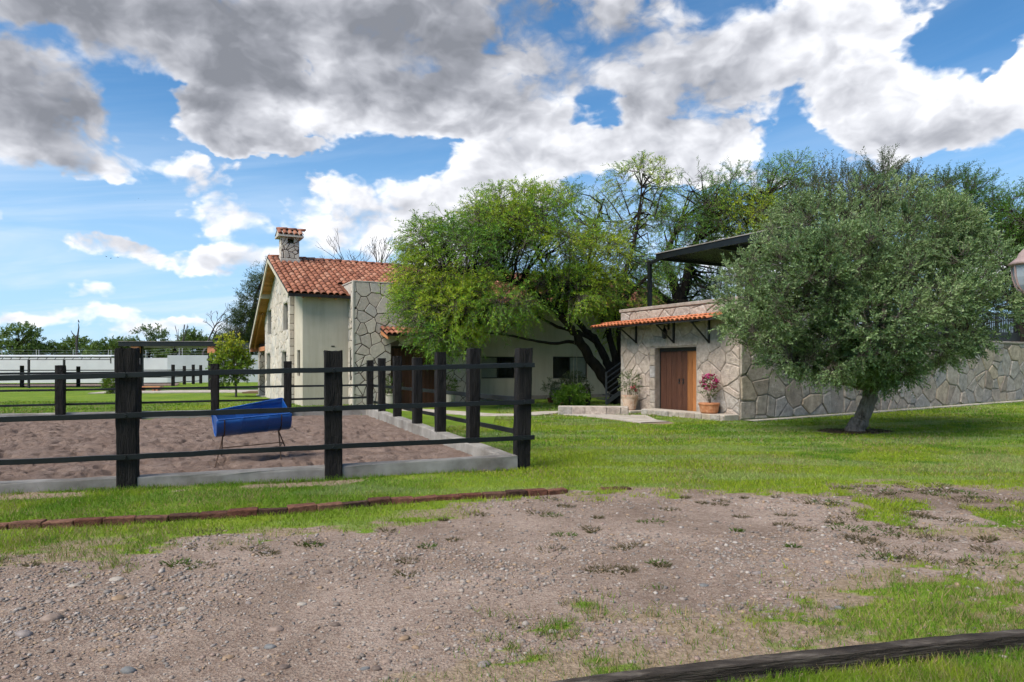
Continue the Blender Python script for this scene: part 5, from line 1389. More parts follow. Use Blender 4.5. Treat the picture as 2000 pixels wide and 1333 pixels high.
# street-style lantern at the right edge
def lamp_post():
    Y = 7.6; c = at(2011, 540, Y); t = thing('lamp_post', 'faded metal garden lantern on a post at the right edge of the picture', 'lamp', (c[0], c[1], 0))
    z0 = zat(568, Y); z1 = zat(525, Y)
    MB().tube([(c[0], c[1], -.1), (c[0], c[1], .5), (c[0], c[1], z0 - .05)], [.06, .04, .032], 12).build('post', M['lantern_metal'], t)
    MB().lathe((c[0], c[1], z0 - .06), [(.03, 0), (.07, .03), (.085, .06)], 12).build('cup', M['lantern_metal'], t)
    prof = [(.085, 0), (.125, .06), (.15, .15), (.162, .30)]
    MB().lathe((c[0], c[1], z0), prof, 8).build('lantern_glass', M['lantern_glass'], t)
    cage = MB()
    for k in range(8):
        a = 2 * math.pi * k / 8; cage.tube([(c[0] + (r + .004) * math.cos(a), c[1] + (r + .004) * math.sin(a), z0 + z) for r, z in prof], .011, 6)
    cage.build('cage', M['lantern_metal'], t)
    MB().lathe((c[0], c[1], z0 + .30), [(.17, -.02), (.205, 0), (.16, .035), (.12, .07), (.10, .12), (.055, .17), (.02, .19), (.012, .24)], 16).build('cap', M['lantern_metal'], t, sm=True)
    MB().lathe((c[0], c[1], z0 + .1), [(.02, 0), (.03, .05), (.045, .1), (.03, .14)], 10).build('bulb', M['bulb'], t, sm=True)
lamp_post()

# ------------------------------------------------------------------ trees
def lobes_to_sprays(lobes, seed, shell=.35, gap=.0, gapf=.8, up=.5, clump=None):
    """lobes: (px, py, Y, half-width px, half-height px, half-depth m, sprays) -> spray origins, directions, lobe ids"""
    g = np.random.default_rng(seed); P = []; D = []
    for (px, py, Y, rx, ry, rd, n) in lobes:
        c = at(px, py, Y); r = np.array([rx / F * Y, rd, ry / F * Y])
        d = g.normal(size=(n, 3)); d /= np.linalg.norm(d, axis=1, keepdims=True); rr = (shell + (1 - shell) * g.random((n, 1)) ** .5)
        rr = rr * (.8 + .45 * fbm(d[:, 0] * 2 + px, d[:, 1] * 2, d[:, 2] * 2, seed, 3))[:, None]
        p = c + d * rr * r
        if gap > 0:
            k = fbm(p[:, 0] * gapf, p[:, 1] * gapf, p[:, 2] * gapf, seed + 3, 3) > gap; p, d = p[k], d[k]
        P.append(p); D.append(d / r * r.mean() + g.normal(0, .35, d.shape) + np.array([0, 0, up]))
    P, D = np.concatenate(P), np.concatenate(D)
    if clump:                                  # gather the sprays into tufts with gaps between them
        per, pull = clump; C = P[g.choice(len(P), max(4, len(P) // per), replace=False)]
        j = np.concatenate([np.argmin(((q[:, None] - C[None]) ** 2).sum(-1), 1) for q in np.array_split(P, 1 + len(P) // 1500)])
        off = P - C[j]; P = C[j] + off * pull; n = np.linalg.norm(off, axis=1, keepdims=True) + 1e-6
        D = D / (np.linalg.norm(D, axis=1, keepdims=True) + 1e-6) + .9 * off / n
    return P, D
def limb(parent, pts, radii, name='limb', mat='bark', seed=0, n=8, k=5, wig=.04):
    g = np.random.default_rng(seed); P = dense(pts, k); r = np.interp(np.linspace(0, 1, len(P)), np.linspace(0, 1, len(radii)), radii)
    P = [p + g.normal(0, wig, 3) * min(1, rr * 6) for p, rr in zip(P, r)]
    r = r * (1 + g.normal(0, .05, len(r)))
    return MB().tube(P, list(r), n).build(name, M[mat], parent, sm=True), P
def branches(parent, starts, sprays, n, seed, r0=.05, mat='bark', name='branches'):
    """thin branches from points on the limbs to spray origins, one mesh per tree"""
    g = np.random.default_rng(seed); mb = MB(); S = np.array(starts); idx = g.choice(len(sprays), min(n, len(sprays)), replace=False)
    for i in idx:
        e = sprays[i]; d = np.linalg.norm(S - e, axis=1); j = np.argsort(d)[g.integers(0, 4)]; s = S[j]; L = d[j]
        m = (s + e) / 2 + g.normal(0, .08 * L, 3) + np.array([0, 0, .06 * L]); q = s + (e - s) * .78 + g.normal(0, .05 * L, 3)
        mb.tube([s, m, q, e], [r0 * min(1, L / 1.5 + .3), r0 * .6, r0 * .35, r0 * .15], 5, False)
    return mb.build(name, M[mat], parent, sm=True, kind='stuff')

# --- olive in front of the retaining wall
def olive():
    g = G(1677, 846); Y = g[1] + .15; b = np.array([g[0], Y, float(terrain(g[0], Y))])
    t = thing('olive_tree', 'round grey green olive tree with short leaning trunk on the lawn', 'tree', b)
    fork = at(1703, 760, Y)
    limb(t, [b - (0.02, 0, .08), b + (0, 0, .06), at(1683, 815, Y), at(1697, 782, Y), fork + (0, 0, .12)], [.26, .215, .165, .16, .165], 'trunk', 'olive_bark', 1, 14, 6, .012)
    ends = [((1655, 742), (1600, 725), (1530, 712), -.1), ((1720, 735), (1760, 705), (1800, 640), .5), ((1690, 720), (1660, 650), (1630, 560), -.7), ((1712, 715), (1725, 640), (1735, 520), .1),
            ((1730, 745), (1800, 725), (1880, 680), -.6), ((1700, 720), (1690, 640), (1670, 480), .9), ((1680, 735), (1590, 680), (1510, 600), .6)]
    nodes = []
    for k, (p1, p2, p3, dy) in enumerate(ends):
        _, P = limb(t, [fork, at(*p1, Y + dy * .3), at(*p2, Y + dy * .7), at(*p3, Y + dy * 1.4)], [.15, .10, .07, .035], 'limb', 'olive_bark', 10 + k, 8, 5, .03); nodes += P[4:]
    lobes = [(1690, 600, Y, 225, 150, 2.6, 1700), (1500, 575, Y, 105, 105, 1.7, 700), (1470, 640, Y - .4, 75, 62, 1.2, 380), (1870, 575, Y, 110, 110, 1.8, 720), (1870, 630, Y - .5, 68, 48, 1.1, 280), (1690, 460, Y + .2, 185, 95, 2.1, 1000),
             (1610, 690, Y - .9, 95, 52, 1.1, 430), (1740, 705, Y - .9, 85, 48, 1.0, 380), (1580, 450, Y + .2, 90, 72, 1.4, 420), (1800, 455, Y + .3, 110, 72, 1.5, 480), (1820, 685, Y - .3, 60, 30, 1.0, 170),
             (1560, 540, Y - 1.6, 90, 80, .8, 330), (1640, 520, Y - 1.8, 95, 85, .8, 360), (1790, 560, Y - 1.7, 100, 90, .8, 380), (1700, 640, Y - 2.0, 110, 70, .7, 330), (1530, 690, Y - .6, 60, 32, .9, 180)]
    lobes = [(1685 + (l[0] - 1685) * .94, l[1], l[2], l[3] * .93, l[4] * .95, l[5], int(l[6] * 1.7)) for l in lobes]
    P, D = lobes_to_sprays(lobes, 3, .60, .42, 1.15, .75, (30, .62))
    nc = np.clip((fbm(P[:, 0] * 1.1, P[:, 1] * 1.1, P[:, 2] * 1.1, 4, 3) - .5) * 1.8 + .5, 0, 1)
    leaf_cloud('crown', t, P, D, 21, .33, .070, .028, [(.085, .15, .065), (.16, .24, .105), (.23, .32, .135), (.31, .38, .20)], .08, .85, 3, twig=.004, noise_col=nc)
    sh = []; sd = []
    gg = np.random.default_rng(9)
    for px, y0, y1 in ((1600, 400, 320), (1597, 380, 345), (1727, 400, 335), (1715, 400, 345), (1740, 390, 350), (1660, 400, 365), (1780, 410, 375), (1835, 430, 400), (1545, 430, 400), (1500, 480, 450), (1905, 500, 470), (1620, 390, 352)):
        a = at(px, y0, Y + .3); e = at(px + gg.uniform(-8, 8), y1, Y + .3)
        for f in np.linspace(0, 1, 7): sh.append(a + (e - a) * f); sd.append((e - a) + gg.normal(0, .25, 3))
    leaf_cloud('crown_shoots', t, np.array(sh), np.array(sd), 12, .28, .07, .018, [(.10, .14, .08), (.18, .22, .14)], 0, .7, 10, twig=.005)
    branches(t, nodes, P, 230, 5, .022, 'grey_bark')
    m = MB(); n = 40; V = [(b[0], b[1], b[2] + .03)]
    for k in range(n):
        a = 2 * math.pi * k / n; r = .74 * (1 + .14 * math.sin(3 * a + 1) + random.uniform(-.10, .10)); x, y = b[0] + r * math.cos(a), b[1] + .75 * r * math.sin(a); V.append((x, y, float(terrain(x, y)) + .02))
    tag(m.add(V, [(0, 1 + k, 1 + (k + 1) % n) for k in range(n)]).build('mulch_ring', M['soil']), kind='structure')
    g3 = np.random.default_rng(6); k = 900; a = g3.uniform(0, 6.28, k); r = .85 * np.sqrt(g3.random(k)); cx, cy = b[0] + r * np.cos(a), b[1] + .75 * r * np.sin(a)
    e = g3.normal(0, .022, (k, 3, 3)) * (1, 1, .45); W = np.stack([cx, cy, terrain(cx, cy) + .028], -1)[:, None] + e
    o = big_mesh('mulch_chips', W.reshape(-1, 3), 3, M['grass'], col=np.repeat(np.array([.07, .048, .034]) * g3.uniform(.4, 2.2, (k, 1)), 3, 0))
    tag(o, 'brown bark chips scattered round the olive trunk', 'mulch', kind='stuff')
olive()

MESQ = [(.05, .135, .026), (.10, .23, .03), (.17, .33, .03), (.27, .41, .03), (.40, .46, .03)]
MESD = [(.03, .085, .022), (.06, .15, .028), (.10, .22, .034), (.15, .27, .04)]
# --- the big mesquite beside the store
def mesquite():
    Y = 28.0; b = np.array([at(1209, 700, Y)[0], Y, 0.]); t = thing('mesquite_tree', 'big bright green feathery mesquite with leaning black limbs beside the stone store', 'tree', b)
    stump = at(1206, 765, Y)
    limb(t, [b - (0, 0, .1), b + (-.03, 0, .2), stump], [.42, .36, .30], 'trunk', 'bark', 2, 12, 4, .02)
    L = [([(1206, 770), (1176, 735), (1148, 690), (1125, 655), (1105, 630), (1060, 585), (1000, 550), (930, 545), (860, 560)], [.25, .22, .19, .17, .15, .12, .09, .06, .03], -1.5),
         ([(1206, 760), (1190, 715), (1178, 690), (1160, 660), (1138, 640), (1105, 600), (1070, 540), (1040, 470), (1020, 410)], [.20, .17, .15, .13, .11, .09, .07, .05, .025], -.6),
         ([(1208, 750), (1200, 700), (1190, 655), (1178, 625), (1160, 580), (1150, 520), (1160, 450), (1180, 390)], [.17, .15, .13, .11, .09, .07, .05, .025], .3),
         ([(1212, 740), (1212, 690), (1208, 640), (1205, 600), (1220, 540), (1240, 470), (1250, 400), (1255, 340)], [.19, .17, .15, .12, .09, .07, .045, .02], .6),
         ([(1150, 692), (1120, 668), (1085, 672), (1040, 665), (990, 655), (930, 650), (890, 655)], [.10, .08, .06, .05, .04, .03, .015], -2.2),
         ([(1195, 720), (1165, 672), (1130, 650), (1090, 640), (1030, 610), (950, 600), (880, 620)], [.11, .09, .08, .06, .05, .035, .02], -.8),
         ([(1205, 620), (1235, 570), (1275, 530), (1320, 480)], [.10, .08, .05, .025], .8)]
    nodes = []
    for k, (pts, rad, dy) in enumerate(L):
        m = len(pts); _, P = limb(t, [at(p[0], p[1], Y + (dy - (1.5 if pts[-1][0] < 1000 else 0)) * (i / (m - 1)) ** 1.2) for i, p in enumerate(pts)], rad, 'limb', 'bark', 30 + k, 8, 4, .035); nodes += P[10:]
    lobes = [(1060, 485, Y - 1, 155, 100, 2.6, 1250), (1180, 500, Y - .3, 130, 105, 2.6, 1000), (920, 505, Y - 1.6, 130, 85, 2.2, 820), (860, 600, Y - 1.8, 80, 62, 1.6, 480), (960, 592, Y - 2.2, 110, 50, 1.8, 560),
             (1080, 566, Y - 2, 110, 45, 1.9, 520), (1020, 415, Y - .8, 110, 55, 1.8, 460), (1250, 372, Y + .4, 66, 66, 1.4, 210), (1280, 470, Y + .5, 80, 75, 2, 380), (880, 655, Y - 2.4, 55, 26, 1.0, 200),
             (830, 470, Y - 1.2, 45, 45, 1.3, 120), (1150, 560, Y - 1.6, 80, 40, 1.6, 300), (1210, 590, Y + .5, 70, 45, 1.6, 260), (1140, 420, Y, 100, 60, 1.8, 380), (960, 440, Y - 1, 80, 50, 1.6, 250), (800, 545, Y - 1.6, 30, 60, 1.0, 110), (1210, 640, Y + 1.8, 60, 35, 1, 120)]
    lobes = [(l[0], l[1], l[2] - (1.8 if l[0] < 1000 else .8 if l[0] < 1140 else 0), *l[3:6], int(l[6] * 1.75)) for l in lobes]
    P, D = lobes_to_sprays(lobes, 5, .35, .44, .62, .15, (26, .74))
    D[:, 2] *= .7
    sun_ = (fbm(P[:, 0] * .55, P[:, 1] * .55, P[:, 2] * .7, 14, 3) - .5) * 2.2 + .46 + .20 * np.exp(-((P[:, 0] - 1.8) / 2.6) ** 2)  # sunlit lime patches put into the leaf colours, strongest mid-crown
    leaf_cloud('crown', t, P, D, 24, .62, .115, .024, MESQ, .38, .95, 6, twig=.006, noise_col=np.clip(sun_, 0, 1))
    g2 = np.random.default_rng(77); sh = []; sd = []
    for px, y0, x1, y1 in ((1250, 420, 1255, 305), (1230, 420, 1200, 340), (1270, 410, 1305, 330), (1280, 420, 1310, 355), (1215, 430, 1165, 365), (990, 420, 985, 370), (1030, 420, 1050, 385), (1060, 430, 1095, 385), (960, 440, 935, 405), (880, 480, 835, 420), (860, 500, 812, 428), (840, 540, 785, 470), (820, 580, 775, 520), (1190, 430, 1160, 380)):
        a = at(px, y0, Y - .5); e = at(x1, y1, Y - .5)
        for f in np.linspace(.1, 1, 9): sh.append(a + (e - a) * f + g2.normal(0, .12, 3)); sd.append((e - a) / 2 + g2.normal(0, .6, 3))
        nodes_ = [a, (a + e) / 2 + g2.normal(0, .1, 3), e]; MB().tube(nodes_, [.03, .02, .006], 5).build('limb', M['bark'], t)
    leaf_cloud('crown_shoots', t, np.array(sh), np.array(sd), 16, .45, .09, .02, MESD, .2, 1.0, 16, twig=.006)
    branches(t, nodes, P, 520, 8, .038)
mesquite()

def bg_tree(name, label, base, trunk, lobes, pal, seed, K=18, L=.6, ll=.12, lw=.03, gap=.36, up=.3, droop=.15, r0=.18, nb=120, mat='bark', twig=.006, cf=.5):
    base = np.array(base, float); t = thing(name, label, 'tree', base); nodes = []
    for k, (pts, rad) in enumerate(trunk):
        _, P = limb(t, pts, rad, 'trunk' if k == 0 else 'limb', mat, seed + k, 8, 4, .03); nodes += P[3:]
    P, D = lobes_to_sprays(lobes, seed, .3, gap, .8, up, (22, .68))
    nc = np.clip((fbm(P[:, 0] * cf, P[:, 1] * cf, P[:, 2] * cf, seed + 9, 3) - .5) * 2 + .5, 0, 1)
    leaf_cloud('crown', t, P, D, K, L, ll, lw, pal, droop, .95, seed, twig=twig, noise_col=nc)
    branches(t, nodes, P, nb, seed + 2, r0 * .25, mat)
    return t
# trees behind the store and the terrace
Yb = 31.0
bg_tree('mesquite_tree', 'dark forked mesquite rising behind the terrace pergola', at(1325, 640, Yb) * (1, 1, 0), [
    ([at(1325, 720, Yb), at(1330, 640, Yb), at(1328, 585, Yb)], [.5, .42, .36]), ([at(1328, 590, Yb), at(1312, 545, Yb), at(1300, 505, Yb), at(1330, 430, Yb)], [.26, .2, .15, .06]),
    ([at(1330, 590, Yb), at(1342, 540, Yb), at(1352, 490, Yb), at(1390, 400, Yb)], [.24, .2, .14, .05]), ([at(1322, 600, Yb), at(1290, 575, Yb), at(1270, 560, Yb), at(1230, 540, Yb)], [.18, .12, .09, .04])],
    [(1400, 420, Yb, 90, 60, 2.5, 420), (1340, 400, Yb, 70, 60, 2.2, 220), (1440, 370, Yb + .5, 60, 45, 2, 200), (1330, 545, Yb + 1.5, 90, 45, 2, 260), (1300, 610, Yb + 1, 70, 30, 1.5, 200), (1380, 590, Yb + 2.5, 70, 40, 1.5, 260), (1395, 460, Yb - .5, 60, 35, 1.5, 200)], MESD, 61, K=22, L=.7, ll=.12, lw=.024, r0=.2, nb=200)
bg_tree('mesquite_tree', 'mesquite with yellowing patch standing between pergola and olive top', at(1460, 640, 30) * (1, 1, 0), [([at(1460, 722, 30), at(1465, 600, 30), at(1470, 480, 30), at(1500, 380, 30)], [.35, .28, .2, .06])],
    [(1450, 420, 29.5, 60, 50, 2, 330), (1520, 380, 30, 60, 70, 2, 380), (1545, 340, 30, 35, 35, 1.2, 110), (1500, 450, 29, 70, 60, 2, 360)], MESQ, 62, K=20, L=.65, ll=.12, lw=.024)
bg_tree('tall_shrub_tree', 'dark green tree with pointed shoots behind the olive crown', at(1640, 640, 27) * (1, 1, 0), [([at(1640, 722, 27), at(1640, 560, 27), at(1650, 420, 27)], [.3, .22, .08])],
    [(1620, 400, 27, 90, 60, 2, 420), (1700, 380, 27, 90, 50, 2, 380), (1600, 340, 27, 18, 40, .7, 60), (1730, 330, 27, 20, 42, .7, 70), (1660, 350, 27, 30, 30, .9, 70), (1780, 390, 27.5, 70, 40, 1.8, 260)], [(.03, .055, .025), (.06, .09, .04), (.09, .12, .06)], 63, K=18, L=.55, ll=.10, lw=.026, up=1.0, droop=0)
bg_tree('mesquite_tree', 'dense green mesquite behind the right part of the terrace', at(1860, 640, 29) * (1, 1, 0), [([at(1860, 722, 29), at(1855, 560, 29), at(1860, 430, 29)], [.34, .26, .1])],
    [(1850, 400, 29, 80, 50, 2.2, 420), (1870, 365, 29, 60, 30, 1.6, 170), (1900, 460, 28.5, 90, 70, 2.4, 560), (1840, 500, 28, 110, 90, 2, 420)], MESD, 64, K=22, L=.6, ll=.12, lw=.024, up=.5)
bg_tree('mesquite_tree', 'dark green mesquite cut by the right edge of the picture', at(2000, 640, 27.5) * (1, 1, 0), [([at(2000, 722, 27.5), at(1995, 560, 27.5), at(2000, 440, 27.5)], [.34, .26, .1])],
    [(1975, 430, 27.5, 60, 50, 2, 380), (2040, 420, 27.5, 80, 70, 2.4, 420), (1970, 510, 29.5, 80, 80, 1.8, 520), (1990, 570, 31, 60, 40, 1.2, 260), (2080, 560, 30, 90, 110, 2, 420)], MESD, 65, K=22, L=.6, ll=.12, lw=.024, up=.5)
bg_tree('mesquite_tree', 'low dark foliage of a mesquite behind the olive and railing', at(1720, 640, 30) * (1, 1, 0), [([at(1720, 722, 30), at(1720, 640, 30), at(1720, 560, 30)], [.3, .24, .1])],
    [(1700, 560, 30, 180, 110, 2, 800), (1560, 560, 29, 110, 90, 2, 420), (1880, 590, 30.5, 90, 50, 1.5, 360), (1440, 570, 31, 70, 50, 2, 300)], MESD, 66, K=18, L=.6, ll=.13, lw=.03)

# casuarina and trees left of the house
Yc = 78.0
bg_tree('casuarina_tree', 'dark drooping casuarina rising behind the left end of the house', at(492, 720, Yc) * (1, 1, 0), [([at(492, 756, Yc), at(490, 680, Yc), at(496, 600, Yc), at(512, 545, Yc)], [.35, .3, .2, .06])],
    [(495, 640, Yc, 38, 55, 1.4, 460), (475, 665, Yc, 40, 40, 1.4, 340), (505, 590, Yc, 30, 45, 1.2, 300), (450, 685, Yc + 1, 28, 20, 1, 160), (520, 560, Yc, 26, 35, 1, 160), (540, 640, Yc, 40, 70, 1.4, 200)], [(.012, .03, .014), (.03, .055, .022), (.05, .08, .03)], 71, K=20, L=1.4, ll=.45, lw=.06, up=.7, droop=.05, cf=.3)
Yt = 78.0
def far_trees():
    P3 = [(.045, .085, .028), (.085, .145, .035), (.13, .195, .05)]
    lst = [('round_tree', 'open crowned tree with gaps at the far left edge', 35, [(30, 672, 45, 30, 320), (45, 650, 26, 18, 130), (12, 690, 30, 22, 150), (58, 675, 16, 22, 60)], .42),
           ('low_tree', 'low bushy green tree just right of the open crowned tree', 100, [(95, 690, 42, 14, 260)], .3), ('low_tree', 'bushy green tree below the forked dead snag', 148, [(148, 682, 38, 18, 300)], .3),
           ('low_tree', 'small bushy tree left of the big near fence post', 205, [(205, 690, 34, 14, 240), (208, 675, 14, 8, 50)], .34), ('round_tree', 'thin crowned tree rising above the dark pergola roof', 290, [(290, 660, 32, 18, 190), (290, 690, 30, 16, 200)], .38),
           ('low_tree', 'light green tree beneath the pergola roof', 335, [(335, 690, 34, 18, 300)], .3), ('low_tree', 'green tree right of the thin dead trunk', 385, [(380, 680, 34, 22, 300), (372, 660, 18, 16, 80)], .34),
           ('low_tree', 'dark green tree between the dead tree and the casuarina', 425, [(428, 680, 30, 24, 320), (410, 690, 24, 16, 160)], .3), ('low_tree', 'low green tree partly hidden by the big near fence post', 250, [(250, 685, 32, 16, 240), (240, 672, 12, 8, 40)], .34)]
    for i, (nm, lb, px, lo, gap) in enumerate(lst):
        Y = Yt + (i * 37 % 5)
        bg_tree(nm, lb, (at(px, 720, Y)[0], Y, 0), [([np.array([at(px, 720, Y)[0], Y, -.1]), at(px - 2, 715, Y), at(px + 2, 690, Y), at(px, 670, Y)], [.22, .18, .13, .05])],
                [(a, b_, Y, c, d, 1.6, n) for a, b_, c, d, n in lo], P3, 80 + i, K=14, L=.75, ll=.30, lw=.12, gap=gap, nb=60, cf=.35, twig=None)
far_trees()

def bare_tree(name, label, base, px, Y, y0, y1, spread, seed, depth=5, r=.14):
    t = thing(name, label, 'tree', base); g = random.Random(seed); mb = MB(); tr = MB()
    p0 = at(px, y0, Y); p1 = at(px, y1, Y); H = p1[2] - p0[2]
    def grow(p, d, L, rad, k, m):
        q = p + d * L; mid = p + d * L * .5 + np.array([g.gauss(0, .06), g.gauss(0, .06), g.gauss(0, .03)]) * L
        m.tube([p, mid, q], [rad, rad * .85, rad * .68], 5, False)
        if k == 0: return
        for _ in range(g.choice((2, 2, 3))):
            nd = d + np.array([g.gauss(0, spread), g.gauss(0, spread * .6), g.uniform(-.05, .35)]); nd /= np.linalg.norm(nd)
            grow(q, nd, L * g.uniform(.62, .85), rad * .62, k - 1, mb)
    grow(p0, np.array([.05, 0, 1.]), H * .30, r, depth, tr)
    tr.build('trunk', M['dead_wood'], t); mb.build('branches', M['dead_wood'], t)
Yd = 76.0
bare_tree('dead_tree', 'leafless dead tree with spreading bare branches above the pergola', (at(395, 720, Yd)[0], Yd, 0), 395, Yd, 730, 592, .55, 4, 5, .2)
bare_tree('dead_tree', 'thin bare dead trunk left of the spreading dead tree', (at(347, 720, Yd)[0], Yd, 0), 349, Yd, 730, 610, .16, 9, 3, .12)
bare_tree('bare_tree', 'fine leafless branches showing behind the roof ridge', (at(745, 720, 50)[0], 50, 0), 750, 50, 720, 440, .40, 12, 6, .2)
bare_tree('bare_tree', 'low twiggy bare crown behind the roof near the chimney', (at(690, 720, 50)[0], 50, 0), 695, 50, 720, 475, .45, 15, 6, .16)
def snag():
    Y = 74.0; t = thing('dead_snag', 'forked leafless snag with a bird on its tip', 'tree', (at(150, 720, Y)[0], Y, 0))
    MB().tube([at(150, 735, Y), at(150, 700, Y), at(150, 665, Y), at(152, 655, Y), at(154, 640, Y), at(153, 632, Y)], [.16, .14, .11, .09, .06, .03], 6).build('trunk', M['dead_wood'], t)
    MB().tube([at(150, 664, Y), at(147, 657, Y), at(141, 651, Y), at(139, 646, Y)], [.09, .06, .05, .02], 6).build('limb', M['dead_wood'], t)
    return at(153.5, 631, Y)
def bird(name, label, p, s, flap, yaw, perched=False, group=None):
    p = np.array(p); t = thing(name, label, 'bird', p, group); c, sn = math.cos(yaw), math.sin(yaw); f = np.array([c, sn, 0]); l = np.array([-sn, c, 0])
    up = Z3 if not perched else Z3
    ax = f if not perched else (f * .5 + Z3 * .85)
    MB().tube([p - ax * .5 * s, p - ax * .25 * s, p + ax * .05 * s, p + ax * .3 * s, p + ax * .42 * s], [.03 * s, .10 * s, .13 * s, .08 * s, .03 * s], 8).tube([p + ax * .33 * s, p + ax * .46 * s + f * .02 * s, p + ax * .5 * s + f * .12 * s], [.07 * s, .07 * s, .005 * s], 6).build('body', M['bird'], t, sm=True)
    for sg in (-1, 1):
        w = l * sg
        if perched: V = [p + w * .11 * s + ax * .2 * s, p + w * .14 * s - ax * .1 * s - f * .05 * s, p + w * .04 * s - ax * .6 * s - f * .08 * s, p + w * .03 * s - ax * .1 * s - f * .12 * s]
        else: V = [p + f * .15 * s, p + w * .5 * s + Z3 * flap * .45 * s + f * .12 * s, p + w * 1.05 * s + Z3 * flap * .75 * s - f * .12 * s, p + w * .5 * s + Z3 * flap * .42 * s - f * .18 * s, p - f * .15 * s]
        MB().prism(V, (0, 0, .015 * s)).build('wing', M['bird'], t)
    return t
tip = snag()
bird('perched_bird', 'small dark bird perched on the tip of the forked snag', tip + (0, 0, .18), .42, 0, 2.6, True)
for i, (px, py, yaw, fl, lb) in enumerate(((207.5, 502, .4, .5, 'leftmost of the three dark birds flying low over the clouds'), (217, 504.5, .9, -.3, 'middle of the three dark birds flying low over the clouds'), (230, 503, 1.6, .7, 'rightmost of the three dark birds flying low over the clouds'),
                                          (270.5, 388.5, .6, .4, 'left one of the two tiny birds high above the three birds'), (284, 392.5, 1.2, .4, 'right one of the two tiny birds high above the three birds'))):
    Y = 95.0 if i < 3 else 150.0
    bird('flying_bird', lb, at(px, py, Y), .24 if i < 3 else .16, fl, yaw, False, 'birds in flight')

# ------------------------------------------------------------------ far left: boundary wall, shade shelter, far paddock, patio
def far_wall():
    w0, w1, w2 = np.array([-95., 62.]), G(327, 748), G(620, 746)
    Ym = w1[1]; w1 = np.array([w1[0], Ym])
    t = thing('boundary_wall', 'long white plastered boundary wall across the far left', 'wall', (w1[0], w1[1], 0))
    for a, b, za, zb in ((w0, w1, zat(697, w0[1]) - .1, zat(699.5, Ym)), (w1, w2, zat(694.3, Ym), zat(694, w2[1]))):
        d = b - a; L = np.linalg.norm(d); d /= L; n = np.array([-d[1], d[0]]) * .2
        V = [(a[0], a[1], -.2), (b[0], b[1], -.2), (b[0], b[1], zb), (a[0], a[1], za)]
        MB().prism(V, (n[0], n[1], 0)).build('wall_panel', M['white_wall'], t)
    # slim posts and wires of the electric fence
    prev = None
    for i, px in enumerate((-80, 4, 71, 76, 143, 212, 217, 285, 350, 356, 424, 482, 488)):
        Y = np.interp(px, [-80, 327, 620], [63.2, w1[1], w2[1]]) + .1
        zt = zat(699 if px < 327 else 694.3, Y); p = np.array([at(px, 700, Y)[0], Y, zt - .1])
        MB().tube([p, p + (0, 0, .85)], .022, 5).build('fence_pole', M['white_metal'], t)
        if prev is not None:
            w = MB()
            for h in (.3, .55, .8): w.tube([prev + (0, 0, h), p + (0, 0, h)], .006, 4)
            w.build('wire', M['white_metal'], t)
        prev = p
far_wall()
def shelter():
    Y = 49.5; g = at(57, 757, Y); t = thing('shade_shelter', 'long low black framed shade shelter in front of the white wall at far left', 'shelter', (g[0], Y, 0))
    zt = zat(695.5, Y); x0 = at(-160, 700, Y)[0]; x1 = at(218, 700, Y)[0]
    MB().block((x0, Y - .05, zt - .05), (x1 - x0, 0, 0), (0, 3.2, .12), (0, 0, .05)).build('roof_sheet', M['white_metal'], t)
    MB().block((x0, Y - .08, zt - .12), (x1 - x0, 0, 0), (0, .06, 0), (0, 0, .06)).block((x0, Y - .08, zt - .30), (x1 - x0, 0, 0), (0, .06, 0), (0, 0, .05)).build('truss_chord', M['iron'], t)
    n = int((x1 - x0) / .32); mb = MB()
    for k in range(n): mb.bar((x0 + k * .32, Y - .05, zt - .27), (x0 + k * .32 + (.16 if k % 2 else .0), Y - .05, zt - .11), .03, .03)
    mb.build('truss_web', M['iron'], t)
    for px in (-110, 57, 126): x = at(px, 700, Y)[0]; MB().block((x - .06, Y - .1, -.05), (.12, 0, 0), (0, .12, 0), (0, 0, zt - .2)).build('post', M['iron'], t)
    MB().block((x1 - .06, Y - .08, zt - .55), (.06, 0, 0), (0, .06, 0), (0, 0, .4)).build('end_bracket', M['iron'], t)
shelter()
def far_paddock():
    pts = [(-120, 758, 714), (43, 757, 714.5), (153, 756, 716), (250, 755, 714), (338, 754.5, 712.5), (360, 751.5, 715), (377.5, 750.5, 712.5), (392, 749.5, 713.5)]
    g = G(338, 754.5); t = thing('paddock_fence', 'far paddock fence of black posts and thin rails before the white wall', 'fence', (g[0], g[1], 0)); P = []
    for i, (px, yb, yt) in enumerate(pts):
        q = G(px, yb); P.append(q); w = .22
        MB().block((q[0] - w / 2, q[1] - .1, -.1), (w, 0, 0), (0, .2, 0), (0, 0, zat(yt, q[1]) + .1)).build('post', M['sleeper'], t, bevel=.02)
    for za in (1.28, .72, .25):
        for a, b in zip(P[:-1], P[1:]): MB().bar((a[0], a[1] - .13, za), (b[0], b[1] - .13, za), .04, .07).build('rail', M['rail'], t)
    ribbon('paddock_sand', [(-75, 56), (P[1][0], P[1][1] + 5), (P[4][0] - 2, P[4][1] + 5)], 9.0, sand_mat(), .04)
far_paddock()
